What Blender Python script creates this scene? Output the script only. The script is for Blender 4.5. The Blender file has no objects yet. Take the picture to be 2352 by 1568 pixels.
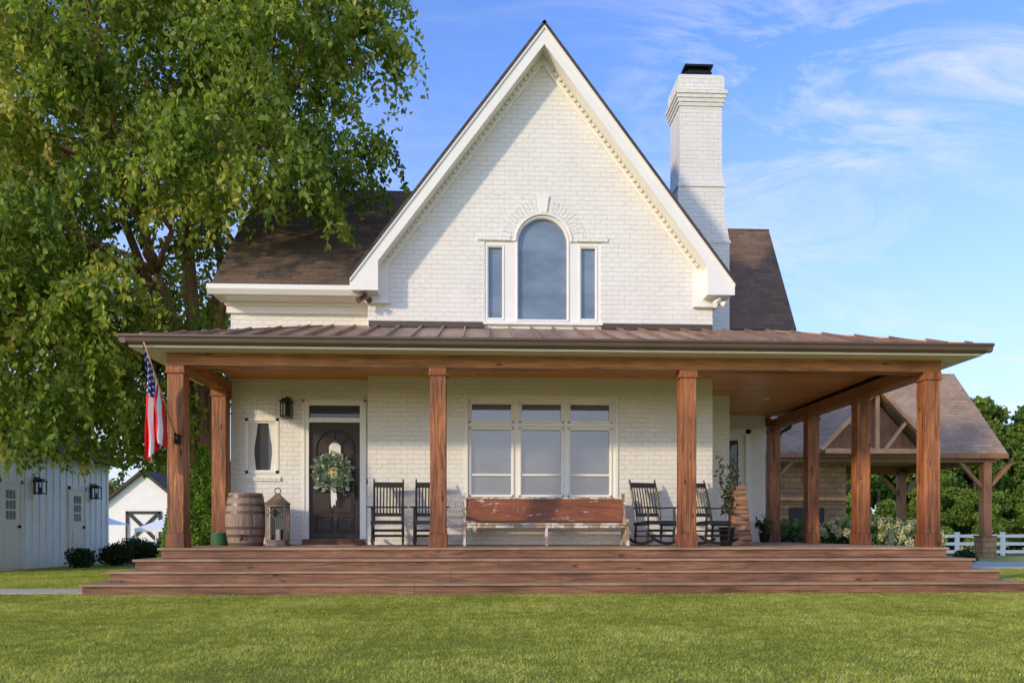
import bpy, math, random
import numpy as np
from mathutils import Vector, Matrix
from mathutils.geometry import tessellate_polygon
R=math.radians
random.seed(4); rng=np.random.default_rng(7)
sc=bpy.context.scene; COL=sc.collection
# ------------------------------------------------------------------ materials
def newmat(name):
    m=bpy.data.materials.new(name); m.use_nodes=True
    nt=m.node_tree; return m,nt,nt.nodes["Principled BSDF"]
def nd(nt,t,**k):
    n=nt.nodes.new(t)
    for a,b in k.items(): setattr(n,a,b)
    return n
def lk(nt,a,b): nt.links.new(a,b)
def ramp(nt,fac,stops):
    r=nt.nodes.new('ShaderNodeValToRGB'); e=r.color_ramp.elements
    e[0].position=stops[0][0]; e[0].color=(*stops[0][1],1)
    e[1].position=stops[-1][0]; e[1].color=(*stops[-1][1],1)
    for p,c in stops[1:-1]:
        x=e.new(p); x.color=(*c,1)
    lk(nt,fac,r.inputs['Fac']); return r.outputs['Color']
def noise(nt,vec,scale,detail=4,rough=.55,dist=0.):
    n=nd(nt,'ShaderNodeTexNoise'); n.inputs['Scale'].default_value=scale; n.inputs['Detail'].default_value=detail
    n.inputs['Roughness'].default_value=rough; n.inputs['Distortion'].default_value=dist
    if vec: lk(nt,vec,n.inputs['Vector'])
    return n
def mapping(nt,vec,scale=(1,1,1),rot=(0,0,0)):
    n=nd(nt,'ShaderNodeMapping'); n.inputs['Scale'].default_value=scale; n.inputs['Rotation'].default_value=rot
    lk(nt,vec,n.inputs['Vector']); return n.outputs['Vector']
def mix(nt,a,b,fac,mode='MIX'):
    n=nd(nt,'ShaderNodeMix',data_type='RGBA',blend_type=mode)
    for s,v in ((0,fac),(6,a),(7,b)):
        if isinstance(v,(int,float)): n.inputs[s].default_value=v
        elif isinstance(v,tuple): n.inputs[s].default_value=(*v,1)
        else: lk(nt,v,n.inputs[s])
    return n.outputs[2]
def math_(nt,op,a,b=None,c=None):
    n=nd(nt,'ShaderNodeMath',operation=op)
    for i,v in enumerate((a,b,c)):
        if v is None: continue
        if isinstance(v,(int,float)): n.inputs[i].default_value=v
        else: lk(nt,v,n.inputs[i])
    return n.outputs[0]
def bump(nt,h,b,strength=.3,dist=.01):
    n=nd(nt,'ShaderNodeBump'); n.inputs['Strength'].default_value=strength; n.inputs['Distance'].default_value=dist
    lk(nt,h,n.inputs['Height']); lk(nt,n.outputs[0],b.inputs['Normal'])
def obc(nt): return nd(nt,'ShaderNodeTexCoord').outputs['Object']
def plain(name,col,rough=.6,metal=0.,var=.12,vs=6.,bmp=.1):
    m,nt,b=newmat(name); v=obc(nt)
    n=noise(nt,v,vs,6)
    lo=tuple(c*(1-var) for c in col); hi=tuple(min(1,c*(1+var)) for c in col)
    lk(nt,ramp(nt,n.outputs[0],[(.3,lo),(.7,hi)]),b.inputs['Base Color'])
    b.inputs['Roughness'].default_value=rough; b.inputs['Metallic'].default_value=metal
    if bmp: bump(nt,noise(nt,v,vs*8,3).outputs[0],b,bmp,.004)
    return m
def swz(nt,mode):
    v=obc(nt); s=nd(nt,'ShaderNodeSeparateXYZ'); lk(nt,v,s.inputs[0]); c=nd(nt,'ShaderNodeCombineXYZ')
    if mode=='wall':
        lk(nt,math_(nt,'ADD',s.outputs[0],s.outputs[1]),c.inputs[0]); lk(nt,s.outputs[2],c.inputs[1])
    elif mode=='xz': lk(nt,s.outputs[0],c.inputs[0]); lk(nt,s.outputs[2],c.inputs[1])
    elif mode=='yz': lk(nt,s.outputs[1],c.inputs[0]); lk(nt,s.outputs[2],c.inputs[1])
    elif mode=='xy': lk(nt,s.outputs[0],c.inputs[0]); lk(nt,s.outputs[1],c.inputs[1])
    return v,c.outputs[0]
def bricks(name,mode,c1,c2,mortar,bw,rh,ms,bstr,bdist=.012,rough=.7,wob=.012,dirt=.12):
    m,nt,b=newmat(name); v,c=swz(nt,mode)
    nz=noise(nt,v,7,3); add=nd(nt,'ShaderNodeVectorMath',operation='MULTIPLY_ADD')
    lk(nt,nz.outputs['Color'],add.inputs[0]); add.inputs[1].default_value=(wob,wob,0); lk(nt,c,add.inputs[2])
    br=nd(nt,'ShaderNodeTexBrick'); lk(nt,add.outputs[0],br.inputs['Vector'])
    br.inputs['Scale'].default_value=1; br.inputs['Brick Width'].default_value=bw; br.inputs['Row Height'].default_value=rh
    br.inputs['Mortar Size'].default_value=ms; br.inputs['Mortar Smooth'].default_value=.8; br.inputs['Bias'].default_value=-.1
    br.inputs['Color1'].default_value=(*c1,1); br.inputs['Color2'].default_value=(*c2,1); br.inputs['Mortar'].default_value=(*mortar,1)
    big=noise(nt,v,1.3,6,.65); mid=noise(nt,v,4.5,5,.65)
    fade=ramp(nt,mid.outputs[0],[(.36,(0,0,0)),(.6,(1,1,1))])
    avg=tuple((p+q)/2 for p,q in zip(c1,c2))
    col=mix(nt,br.outputs['Color'],avg,math_(nt,'MULTIPLY',fade,.6))
    col=mix(nt,col,ramp(nt,big.outputs[0],[(.35,(1-dirt*1.6,1-dirt*1.75,1-dirt*2)),(.62,(1,1,1))]),1.,'MULTIPLY')
    fine=noise(nt,v,34,4,.65)
    col=mix(nt,col,ramp(nt,fine.outputs[0],[(.3,(1-dirt*1.5,)*3),(.6,(1,1,1))]),1.,'MULTIPLY')
    lk(nt,col,b.inputs['Base Color']); b.inputs['Roughness'].default_value=rough
    tall=nd(nt,'ShaderNodeRGBToBW'); lk(nt,br.outputs['Color'],tall.inputs[0])
    h=math_(nt,'SUBTRACT',math_(nt,'MULTIPLY_ADD',fine.outputs[0],.8,math_(nt,'MULTIPLY_ADD',tall.outputs[0],5.,math_(nt,'MULTIPLY',mid.outputs[0],1.8))),math_(nt,'MULTIPLY',br.outputs['Fac'],math_(nt,'SUBTRACT',1.1,math_(nt,'MULTIPLY',fade,.65))))
    bump(nt,h,b,bstr,bdist); return m
M={}
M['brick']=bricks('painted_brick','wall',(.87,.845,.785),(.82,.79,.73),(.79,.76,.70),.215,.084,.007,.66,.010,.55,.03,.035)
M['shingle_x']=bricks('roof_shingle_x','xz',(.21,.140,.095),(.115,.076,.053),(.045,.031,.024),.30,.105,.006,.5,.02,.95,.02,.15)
M['shingle_r']=bricks('roof_shingle_shade_lift','xz',(.28,.180,.115),(.165,.107,.070),(.065,.044,.031),.30,.105,.006,.5,.02,.95,.02,.15)  # copy for the shaded wing, shade offset by a lighter, warmer colour
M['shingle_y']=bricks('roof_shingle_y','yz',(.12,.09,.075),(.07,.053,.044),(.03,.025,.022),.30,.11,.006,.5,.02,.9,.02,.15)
M['shingle_g']=bricks('grey_shingle','xz',(.50,.345,.235),(.33,.225,.155),(.17,.115,.08),.34,.12,.008,.5,.02,.95,.02,.12)
M['stone']=bricks('stone_veneer','wall',(.56,.33,.165),(.25,.155,.09),(.19,.13,.085),.42,.19,.014,.8,.03,.85,.05,.15)
M['white']=plain('white_trim_paint',(.85,.825,.77),.45,0,.03,3,.05)
M['cream']=plain('cream_soffit_paint',(.80,.73,.60),.5,0,.04,3,.05)
M['bronze']=plain('bronze_gutter',(.125,.082,.060),.4,.2,.1,3,.03)
M['flash']=plain('brown_flashing',(.09,.064,.052),.5,.2,.1,3,.03)
M['black']=plain('black_painted_wood',(.014,.013,.012),.38,0,.2,12,.05)
M['iron']=plain('dark_iron',(.02,.018,.017),.4,.6,.2,12,.05)
M['door']=plain('dark_stained_door',(.030,.016,.010),.5,0,.3,10,.1)
M['concrete']=plain('concrete',(.50,.45,.38),.85,0,.12,4,.2)
M['pot']=plain('green_enamel',(.02,.12,.05),.35,0,.1,6,.02)
M['ribbon']=plain('white_ribbon',(.78,.76,.70),.8,0,.08,12,.1)
M['candle']=plain('candle_wax',(.8,.74,.6),.6,0,.05,8,0)
M['canopy']=plain('white_canopy',(.85,.84,.82),.6,0,.03,2,0)
M['vent']=plain('light_disc',(.85,.83,.8),.5,0,.02,3,0)
M['asph']=plain('black_metal_cap',(.02,.02,.022),.45,.5,.2,6,.05)
def wood(name,axis,dark,mid,light,scale=1.,rough=.5,bstr=.25,weather=None,base=None,streak=None):
    m,nt,b=newmat(name); v=obc(nt)
    s={'x':(.9,14,14),'y':(14,.9,14),'z':(14,14,.9)}[axis]
    oi=nd(nt,'ShaderNodeObjectInfo'); a=nd(nt,'ShaderNodeVectorMath',operation='MULTIPLY_ADD')
    cmb=nd(nt,'ShaderNodeCombineXYZ')
    for i in range(3): lk(nt,oi.outputs['Random'],cmb.inputs[i])
    lk(nt,cmb.outputs[0],a.inputs[0]); a.inputs[1].default_value=(31,17,23); lk(nt,v,a.inputs[2])
    mv=mapping(nt,a.outputs[0],tuple(k*scale for k in s))
    g=noise(nt,mv,1.6,8,.7,1.2); big=noise(nt,a.outputs[0],1.5,4,.6)
    col=ramp(nt,g.outputs[0],[(.28,dark),(.5,mid),(.72,light)])
    col=mix(nt,col,ramp(nt,big.outputs[0],[(.3,(.62,.58,.55)),(.65,(1.1,1.1,1.1))]),.8,'MULTIPLY')
    if streak:
        sk_=noise(nt,mapping(nt,a.outputs[0],tuple(k*.35 for k in s)),2.3,7,.75,.6)
        col=mix(nt,col,ramp(nt,sk_.outputs[0],[(.36,streak),(.5,(1,1,1)),(.68,(1.2,1.26,1.38))]),1.,'MULTIPLY')
        kn=nd(nt,'ShaderNodeTexVoronoi'); lk(nt,mapping(nt,a.outputs[0],tuple(6 if k>5 else 2.2 for k in s)),kn.inputs['Vector']); kn.inputs['Scale'].default_value=1.
        col=mix(nt,col,ramp(nt,kn.outputs['Distance'],[(.05,(.25,.2,.18)),(.16,(1,1,1))]),1.,'MULTIPLY')
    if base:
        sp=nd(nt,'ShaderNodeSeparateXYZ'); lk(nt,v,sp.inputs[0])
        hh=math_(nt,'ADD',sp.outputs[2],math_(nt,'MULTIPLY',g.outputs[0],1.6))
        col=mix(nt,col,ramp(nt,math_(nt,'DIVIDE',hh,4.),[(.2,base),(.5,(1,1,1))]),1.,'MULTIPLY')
    if weather:
        w=noise(nt,mapping(nt,a.outputs[0],weather[2]),2.2,9,.72)
        col=mix(nt,col,weather[0],ramp(nt,w.outputs[0],[(weather[1],(0,0,0)),(weather[1]+.03,(1,1,1))]))
    lk(nt,col,b.inputs['Base Color']); b.inputs['Roughness'].default_value=rough
    bump(nt,g.outputs[0],b,bstr,.004); return m
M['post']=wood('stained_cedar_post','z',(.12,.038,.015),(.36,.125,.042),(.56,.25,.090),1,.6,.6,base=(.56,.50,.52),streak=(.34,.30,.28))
M['beam']=wood('stained_cedar_beam','x',(.22,.078,.026),(.47,.185,.052),(.58,.27,.085),1,.55,.3,streak=(.6,.55,.5))
M['beamy']=wood('stained_cedar_side_beam','y',(.17,.060,.022),(.37,.14,.042),(.48,.20,.06),1,.5)
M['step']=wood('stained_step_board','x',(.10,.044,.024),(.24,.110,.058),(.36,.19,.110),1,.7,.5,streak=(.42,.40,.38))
M['tread']=wood('lit_step_tread','x',(.22,.125,.075),(.38,.235,.145),(.50,.34,.22),1,.75,.3)  # light on the tread tops put into colour, paler copy of step wood
M['barrel']=wood('oak_barrel_stave','z',(.12,.078,.055),(.27,.185,.135),(.40,.29,.22),1,.65,.3)
M['pew']=wood('peeling_pew_wood','x',(.11,.034,.014),(.27,.085,.030),(.36,.14,.055),1,.5,.3,((.62,.56,.48),.59,(1.6,3,5)))
M['pewend']=wood('worn_pew_end','z',(.20,.12,.07),(.40,.29,.20),(.52,.44,.34),1,.6,.3,((.68,.64,.58),.5,(3,3,2)))
M['log']=wood('split_firewood','x',(.17,.08,.04),(.38,.20,.11),(.52,.32,.19),1.2,.8,.5)
M['timber']=wood('pavilion_timber','z',(.15,.066,.032),(.30,.14,.068),(.40,.21,.105),1,.6)
M['timberl']=wood('pavilion_rafter','x',(.40,.19,.08),(.66,.35,.16),(.76,.46,.24),1,.6)
M['bark']=wood('birch_bark','z',(.10,.06,.04),(.28,.165,.11),(.44,.30,.21),.5,.9,.8)
def planks(name,mode,w,l,c1,c2,gap,rough):
    m,nt,b=newmat(name); v,c=swz(nt,mode)
    br=nd(nt,'ShaderNodeTexBrick'); lk(nt,c,br.inputs['Vector']); br.inputs['Scale'].default_value=1
    br.inputs['Brick Width'].default_value=l; br.inputs['Row Height'].default_value=w; br.inputs['Mortar Size'].default_value=.007
    br.inputs['Color1'].default_value=(*c1,1); br.inputs['Color2'].default_value=(*c2,1); br.inputs['Mortar'].default_value=(*gap,1)
    g=noise(nt,mapping(nt,v,(1.2,18,18)),1.5,6,.7,1)
    lk(nt,mix(nt,br.outputs['Color'],ramp(nt,g.outputs[0],[(.3,(.7,.68,.65)),(.65,(1.15,1.15,1.15))]),1.,'MULTIPLY'),b.inputs['Base Color'])
    b.inputs['Roughness'].default_value=rough
    bump(nt,math_(nt,'SUBTRACT',1.,br.outputs['Fac']),b,.4,.004); return m
M['ceil']=planks('stained_plank_ceiling','xy',.125,3.6,(.84,.35,.095),(.66,.25,.065),(.18,.06,.02),.35)
M['batten']=plain('barn_white_siding',(.90,.87,.82),.6,0,.05,3,.05)
m,nt,b=newmat('standing_seam_metal'); v=obc(nt)
n1=noise(nt,mapping(nt,v,(1.5,.5,1)),2.2,8,.7,.5)
lk(nt,ramp(nt,n1.outputs[0],[(.3,(.17,.092,.058)),(.5,(.30,.175,.115)),(.72,(.42,.275,.195))]),b.inputs['Base Color'])
b.inputs['Metallic'].default_value=.2; b.inputs['Roughness'].default_value=.42
bump(nt,n1.outputs[0],b,.1,.01); M['metal']=m
def glass(name,diff,gl,fac,rough=.02,wob=.02):
    m,nt,b=newmat(name); out=nt.nodes['Material Output']; v=obc(nt)
    g=nd(nt,'ShaderNodeBsdfGlossy'); g.inputs['Color'].default_value=(*gl,1); g.inputs['Roughness'].default_value=rough
    bp=nd(nt,'ShaderNodeBump'); bp.inputs['Strength'].default_value=wob; bp.inputs['Distance'].default_value=.02
    lk(nt,noise(nt,v,1.6,2).outputs[0],bp.inputs['Height']); lk(nt,bp.outputs[0],g.inputs['Normal'])
    nz=noise(nt,mapping(nt,v,(.8,1,2.)),1.2,5,.6)
    lk(nt,ramp(nt,nz.outputs[0],[(.32,tuple(c*.65 for c in diff)),(.68,tuple(c*1.3 for c in diff))]),b.inputs['Base Color']); b.inputs['Roughness'].default_value=.5  # cloud reflections on the panes painted as noise in the diffuse colour
    mx=nd(nt,'ShaderNodeMixShader'); mx.inputs[0].default_value=fac
    lk(nt,b.outputs[0],mx.inputs[1]); lk(nt,g.outputs[0],mx.inputs[2]); lk(nt,mx.outputs[0],out.inputs['Surface']); return m
M['glass']=glass('window_glass',(.11,.12,.135),(.68,.70,.80),.20)
M['glassb']=glass('sky_tinted_window_glass',(.155,.205,.245),(.5,.7,.95),.07,.05)  # blue-grey of the film and reflected sky, both in the diffuse colour
M['glassd']=glass('dark_window_glass',(.022,.024,.027),(.7,.8,.95),.06)
def foliage(name,stops,trans=.35,rough=.55):
    m,nt,b=newmat(name); out=nt.nodes['Material Output']
    a=nd(nt,'ShaderNodeAttribute'); a.attribute_name='tint'
    col=ramp(nt,a.outputs['Fac'],stops); lk(nt,col,b.inputs['Base Color']); b.inputs['Roughness'].default_value=rough
    b.inputs['Specular IOR Level'].default_value=.3
    t=nd(nt,'ShaderNodeBsdfTranslucent'); lk(nt,mix(nt,col,(1.2,1.15,.55),1.,'MULTIPLY'),t.inputs['Color'])
    mx=nd(nt,'ShaderNodeMixShader'); mx.inputs[0].default_value=trans
    lk(nt,b.outputs[0],mx.inputs[1]); lk(nt,t.outputs[0],mx.inputs[2]); lk(nt,mx.outputs[0],out.inputs['Surface']); return m
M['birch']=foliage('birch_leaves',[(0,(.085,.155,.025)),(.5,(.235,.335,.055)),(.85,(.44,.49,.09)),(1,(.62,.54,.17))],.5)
M['far']=foliage('woodland_leaves',[(0,(.07,.13,.02)),(.6,(.19,.29,.045)),(1,(.33,.42,.075))],.35)
M['farl']=foliage('pale_tree_leaves',[(0,(.12,.15,.04)),(1,(.38,.36,.12))],.3)
M['arb']=foliage('evergreen_leaves',[(0,(.05,.12,.015)),(.6,(.17,.32,.035)),(1,(.30,.45,.06))],.3)
M['box']=foliage('shrub_leaves',[(0,(.012,.028,.008)),(.6,(.035,.07,.018)),(1,(.08,.13,.03))],.2)
M['hyd']=foliage('hydrangea_mix',[(0,(.04,.09,.025)),(.45,(.09,.17,.04)),(.55,(.62,.60,.32)),(1,(.84,.80,.52))],.25)
M['fern']=foliage('garden_leaves',[(0,(.05,.10,.03)),(.6,(.13,.21,.06)),(1,(.27,.36,.14))],.3)
M['wreath']=foliage('eucalyptus_leaves',[(0,(.16,.24,.17)),(.6,(.32,.40,.29)),(1,(.52,.58,.44))],.15)
M['blade']=foliage('grass_blades',[(0,(.27,.30,.045)),(.5,(.45,.49,.095)),(.88,(.60,.61,.16)),(1,(.72,.66,.32))],.5,.6)
m,nt,b=newmat('lawn'); v=obc(nt)
c=mix(nt,ramp(nt,noise(nt,v,.8,6,.6).outputs[0],[(.3,(.31,.35,.055)),(.7,(.46,.49,.10))]),ramp(nt,noise(nt,v,60,5,.8).outputs[0],[(.3,(.65,.68,.55)),(.7,(1.25,1.22,1.1))]),1.,'MULTIPLY')
lk(nt,c,b.inputs['Base Color']); b.inputs['Roughness'].default_value=.9; bump(nt,noise(nt,v,90,4,.8).outputs[0],b,1.,.03); M['lawn']=m
# flag
m,nt,b=newmat('flag_cloth'); uv=nd(nt,'ShaderNodeTexCoord').outputs['UV']; s=nd(nt,'ShaderNodeSeparateXYZ'); lk(nt,uv,s.inputs[0])
U,Vv=s.outputs[0],s.outputs[1]
st=math_(nt,'MODULO',math_(nt,'FLOOR',math_(nt,'MULTIPLY',Vv,12.999)),2.)
stripe=mix(nt,(.72,.008,.02),(.88,.86,.82),st)
cant=math_(nt,'MULTIPLY',math_(nt,'LESS_THAN',U,.34),math_(nt,'GREATER_THAN',Vv,6/13))
cu=math_(nt,'MULTIPLY',U,11/.34); cv=math_(nt,'MULTIPLY',math_(nt,'SUBTRACT',Vv,6/13),9*13/7)
par=math_(nt,'MODULO',math_(nt,'ADD',math_(nt,'FLOOR',cu),math_(nt,'FLOOR',cv)),2.)
du=math_(nt,'SUBTRACT',math_(nt,'FRACT',cu),.5); dv=math_(nt,'SUBTRACT',math_(nt,'FRACT',cv),.5)
dd=math_(nt,'SQRT',math_(nt,'ADD',math_(nt,'MULTIPLY',du,du),math_(nt,'MULTIPLY',dv,dv)))
star=math_(nt,'MULTIPLY',math_(nt,'LESS_THAN',dd,.34),math_(nt,'LESS_THAN',par,.5))
lk(nt,mix(nt,stripe,mix(nt,(.010,.022,.12),(.8,.8,.8),star),cant),b.inputs['Base Color']); b.inputs['Roughness'].default_value=.7; M['flag']=m
# ------------------------------------------------------------------ mesh builder
class MB:
    def __init__(s): s.v=[];s.f=[];s.mi=[];s.cur=0
    def add(s,vs,fs):
        o=len(s.v); s.v+= [tuple(a) for a in vs]
        for f in fs: s.f.append([i+o for i in f]); s.mi.append(s.cur)
        return s
    def box(s,x0,x1,y0,y1,z0,z1):
        return s.add([(x0,y0,z0),(x1,y0,z0),(x1,y1,z0),(x0,y1,z0),(x0,y0,z1),(x1,y0,z1),(x1,y1,z1),(x0,y1,z1)],
          [(0,3,2,1),(4,5,6,7),(0,1,5,4),(1,2,6,5),(2,3,7,6),(3,0,4,7)])
    def prism(s,poly,a0,a1,ax):
        def P(p,a): return {'y':(p[0],a,p[1]),'x':(a,p[0],p[1]),'z':(p[0],p[1],a)}[ax]
        n=len(poly); return s.add([P(p,a0) for p in poly]+[P(p,a1) for p in poly],
          [tuple(range(n)),tuple(range(2*n-1,n-1,-1))]+[(i,(i+1)%n,n+(i+1)%n,n+i) for i in range(n)])
    def slab(s,quad,t):
        q=[Vector(p) for p in quad]; n=(q[1]-q[0]).cross(q[2]-q[0]).normalized()
        if n.z<0: n=-n
        k=len(q); return s.add(q+[p-n*t for p in q],[tuple(range(k)),tuple(range(2*k-1,k-1,-1))]+[(i,(i+1)%k,k+(i+1)%k,k+i) for i in range(k)])
    def tube(s,pts,rad,n=8,caps=True):
        pts=[Vector(p) for p in pts]
        if isinstance(rad,(int,float)): rad=[rad]*len(pts)
        o=len(s.v); up=None
        for i,p in enumerate(pts):
            d=(pts[min(i+1,len(pts)-1)]-pts[max(i-1,0)]).normalized()
            if up is None: up=Vector((0,0,1)) if abs(d.z)<.9 else Vector((1,0,0))
            a=d.cross(up).normalized(); b_=a.cross(d).normalized(); up=b_
            for k in range(n):
                t=2*math.pi*(k+.5)/n; s.v.append(tuple(p+(a*math.cos(t)+b_*math.sin(t))*rad[i]))
        for i in range(len(pts)-1):
            for k in range(n):
                s.f.append([o+i*n+k,o+i*n+(k+1)%n,o+(i+1)*n+(k+1)%n,o+(i+1)*n+k]); s.mi.append(s.cur)
        if caps:
            s.f.append([o+k for k in range(n)][::-1]); s.mi.append(s.cur)
            s.f.append([o+(len(pts)-1)*n+k for k in range(n)]); s.mi.append(s.cur)
        return s
    def beam(s,p0,p1,w,h,up=(0,0,1)):
        p0=Vector(p0);p1=Vector(p1);d=(p1-p0).normalized();a=d.cross(Vector(up)).normalized()*w/2;b_=a.normalized().cross(d).normalized()*h/2
        v=[p0-a-b_,p0+a-b_,p0+a+b_,p0-a+b_,p1-a-b_,p1+a-b_,p1+a+b_,p1-a+b_]
        return s.add(v,[(0,3,2,1),(4,5,6,7),(0,1,5,4),(1,2,6,5),(2,3,7,6),(3,0,4,7)])
    def lathe(s,prof,c=(0,0,0),n=24):
        o=len(s.v)
        for r,z in prof:
            for k in range(n):
                t=2*math.pi*k/n; s.v.append((c[0]+r*math.cos(t),c[1]+r*math.sin(t),c[2]+z))
        for i in range(len(prof)-1):
            for k in range(n):
                s.f.append([o+i*n+k,o+i*n+(k+1)%n,o+(i+1)*n+(k+1)%n,o+(i+1)*n+k]); s.mi.append(s.cur)
        s.f.append([o+k for k in range(n)][::-1]); s.mi.append(s.cur)
        s.f.append([o+(len(prof)-1)*n+k for k in range(n)]); s.mi.append(s.cur); return s
    def face_holes(s,outer,holes,y,depth):
        """planar wall in XZ at y with openings and reveals going back by depth"""
        loops=[[Vector((p[0],p[1],0)) for p in outer]]+[[Vector((p[0],p[1],0)) for p in h] for h in holes]
        flat=[p for l in loops for p in l]
        s.add([(p.x,y,p.y) for p in flat],[tuple(t) for t in tessellate_polygon(loops)])
        for h in holes:
            n=len(h); s.add([(p[0],y,p[1]) for p in h]+[(p[0],y+depth,p[1]) for p in h],[(i,(i+1)%n,n+(i+1)%n,n+i) for i in range(n)])
        return s
WL={}
def empty(name,loc,label=None,cat=None,rotz=0,group=None):
    o=bpy.data.objects.new(name,None); o.empty_display_size=.2; o.location=loc; o.rotation_euler=(0,0,rotz); COL.objects.link(o)
    WL[o.name]=Vector(loc)
    if label: o['label']=label
    if cat: o['category']=cat
    if group: o['group']=group
    return o
def reg(o,parent,loc=(0,0,0),world=True,label=None,cat=None,kind=None,group=None):
    COL.objects.link(o)
    if parent is not None:
        o.parent=parent; o.location=Vector(loc)-WL[parent.name] if world else Vector(loc)
        WL[o.name]=Vector(loc) if world else WL[parent.name]
    else: o.location=loc; WL[o.name]=Vector(loc)
    if label: o['label']=label
    if cat: o['category']=cat
    if kind: o['kind']=kind
    if group: o['group']=group
    return o
def mk(mb,name,mats,parent=None,smooth=False,bevel=0,world=True,**k):
    me=bpy.data.meshes.new(name); me.from_pydata(mb.v,[],mb.f)
    for i,m in enumerate(mats if isinstance(mats,list) else [mats]): me.materials.append(M[m])
    me.polygons.foreach_set('material_index',mb.mi)
    if smooth: me.shade_smooth()
    me.update()
    o=bpy.data.objects.new(name,me); reg(o,parent,world=world,**k)
    if bevel:
        bv=o.modifiers.new('Bevel','BEVEL'); bv.width=bevel; bv.segments=2; bv.limit_method='ANGLE'; bv.angle_limit=R(40)
    return o
def polymesh(name,V,k,tint,mat):
    n=V.shape[0]; me=bpy.data.meshes.new(name)
    me.vertices.add(n*k); me.vertices.foreach_set('co',V.reshape(-1).astype(np.float32))
    me.loops.add(n*k); me.loops.foreach_set('vertex_index',np.arange(n*k,dtype=np.int32))
    me.polygons.add(n); me.polygons.foreach_set('loop_start',np.arange(n,dtype=np.int32)*k)
    me.update(calc_edges=True)
    a=me.attributes.new('tint','FLOAT','POINT'); a.data.foreach_set('value',np.repeat(tint,k).astype(np.float32))
    me.materials.append(M[mat]); return me
def leafmesh(name,P,L,mat,droop=.6,wid=.3,tint=None):
    n=len(P); d=rng.normal(size=(n,3)); d[:,2]-=droop*1.6; d/=np.linalg.norm(d,axis=1)[:,None]
    r=rng.normal(size=(n,3)); s=np.cross(d,r); s/=np.linalg.norm(s,axis=1)[:,None]
    l=(L*(.6+.8*rng.random(n)))[:,None]
    V=np.stack([P,P+d*l*.45+s*l*wid,P+d*l,P+d*l*.45-s*l*wid],axis=1)
    if tint is None: tint=rng.random(n)
    return polymesh(name,V,4,np.clip(tint,0,1),mat)
def shell(n,c,r,power=.45):
    u=rng.normal(size=(n,3)); u/=np.linalg.norm(u,axis=1)[:,None]
    return np.array(c)+u*np.array(r)*(rng.random(n)**power)[:,None]
# ------------------------------------------------------------------ ground
def gz(x,y):
    t=min(1,max(0,(y-27)/24)); return -1.15*t*t*(3-2*t)
mb=MB(); xs=[-900,-300,-100,-60,-40,-30,-20,-15,-10,-5,0,5,10,15,20,30,40,60,100,300,900]; ys=[-300,-60,-10,0,5,10,15,20,24,27,30,33,36,39,42,45,48,51,60,90,200,900]
for y in ys:
    for x in xs: mb.v.append((x,y,gz(x,y)))
nx=len(xs)
for j in range(len(ys)-1):
    for i in range(nx-1): mb.f.append([j*nx+i,j*nx+i+1,(j+1)*nx+i+1,(j+1)*nx+i]); mb.mi.append(0)
mk(mb,'ground','lawn',smooth=True,kind='structure')
mk(MB().box(-30,-5.3,11.25,12.1,-.05,.012),'path','concrete',kind='structure')
mk(MB().box(8.6,26,18.2,21.6,-.05,.03),'pavement','concrete',kind='structure')
def blades(n,x0,x1,y0,y1):
    X=rng.uniform(x0,x1,n); Y=rng.uniform(y0,y1,n)
    keep=~((X>-5.53)&(X<8.1)&(Y>10.78))&~((Y>11.22)&(Y<12.12)&(X<-5.2))&(X>-.72*Y-1)&(X<.80*Y+1)&~((X<-10.7)&(Y>16.2))
    return X[keep],Y[keep]
Xa,Ya=blades(560000,-8.5,9.5,4.2,10.85); Xb,Yb=blades(110000,-13,-4.6,10.8,19); Xc,Yc=blades(50000,8,14,10.8,18)
X=np.concatenate([Xa,Xb,Xc]);Y=np.concatenate([Ya,Yb,Yc]);n=len(X)
cl=.5+.25*np.sin(X*2.1+1.3*np.sin(Y*1.7))+.25*np.sin(Y*2.9+1.7*np.sin(X*1.1))
c2=np.sin(X*7.3+2*np.sin(Y*5.1))*np.sin(Y*8.7+2*np.sin(X*4.3)); c3=np.sin(X*17+3*np.sin(Y*11))*np.sin(Y*23+2*np.sin(X*13))
h=(.009+.017*rng.random(n))*(.8+.25*cl+.25*c2+.25*c3); w=.0028+.0025*rng.random(n)+.0003*Y
an=rng.random(n)*6.283; le=rng.normal(size=(n,2))*.013
B=np.stack([X,Y,np.zeros(n)],1); sx=np.stack([np.cos(an)*w,np.sin(an)*w,np.zeros(n)],1)
T=B+np.stack([le[:,0],le[:,1],h],1)
tint=np.clip(.22+.34*cl+.20*c2+.18*c3+rng.normal(size=n)*.24,0,1)
me=polymesh('grass',np.stack([B-sx,B+sx,T],1),3,tint,'blade')
reg(bpy.data.objects.new('grass',me),None,kind='stuff',label='short mown green lawn grass in sunlight')
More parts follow.
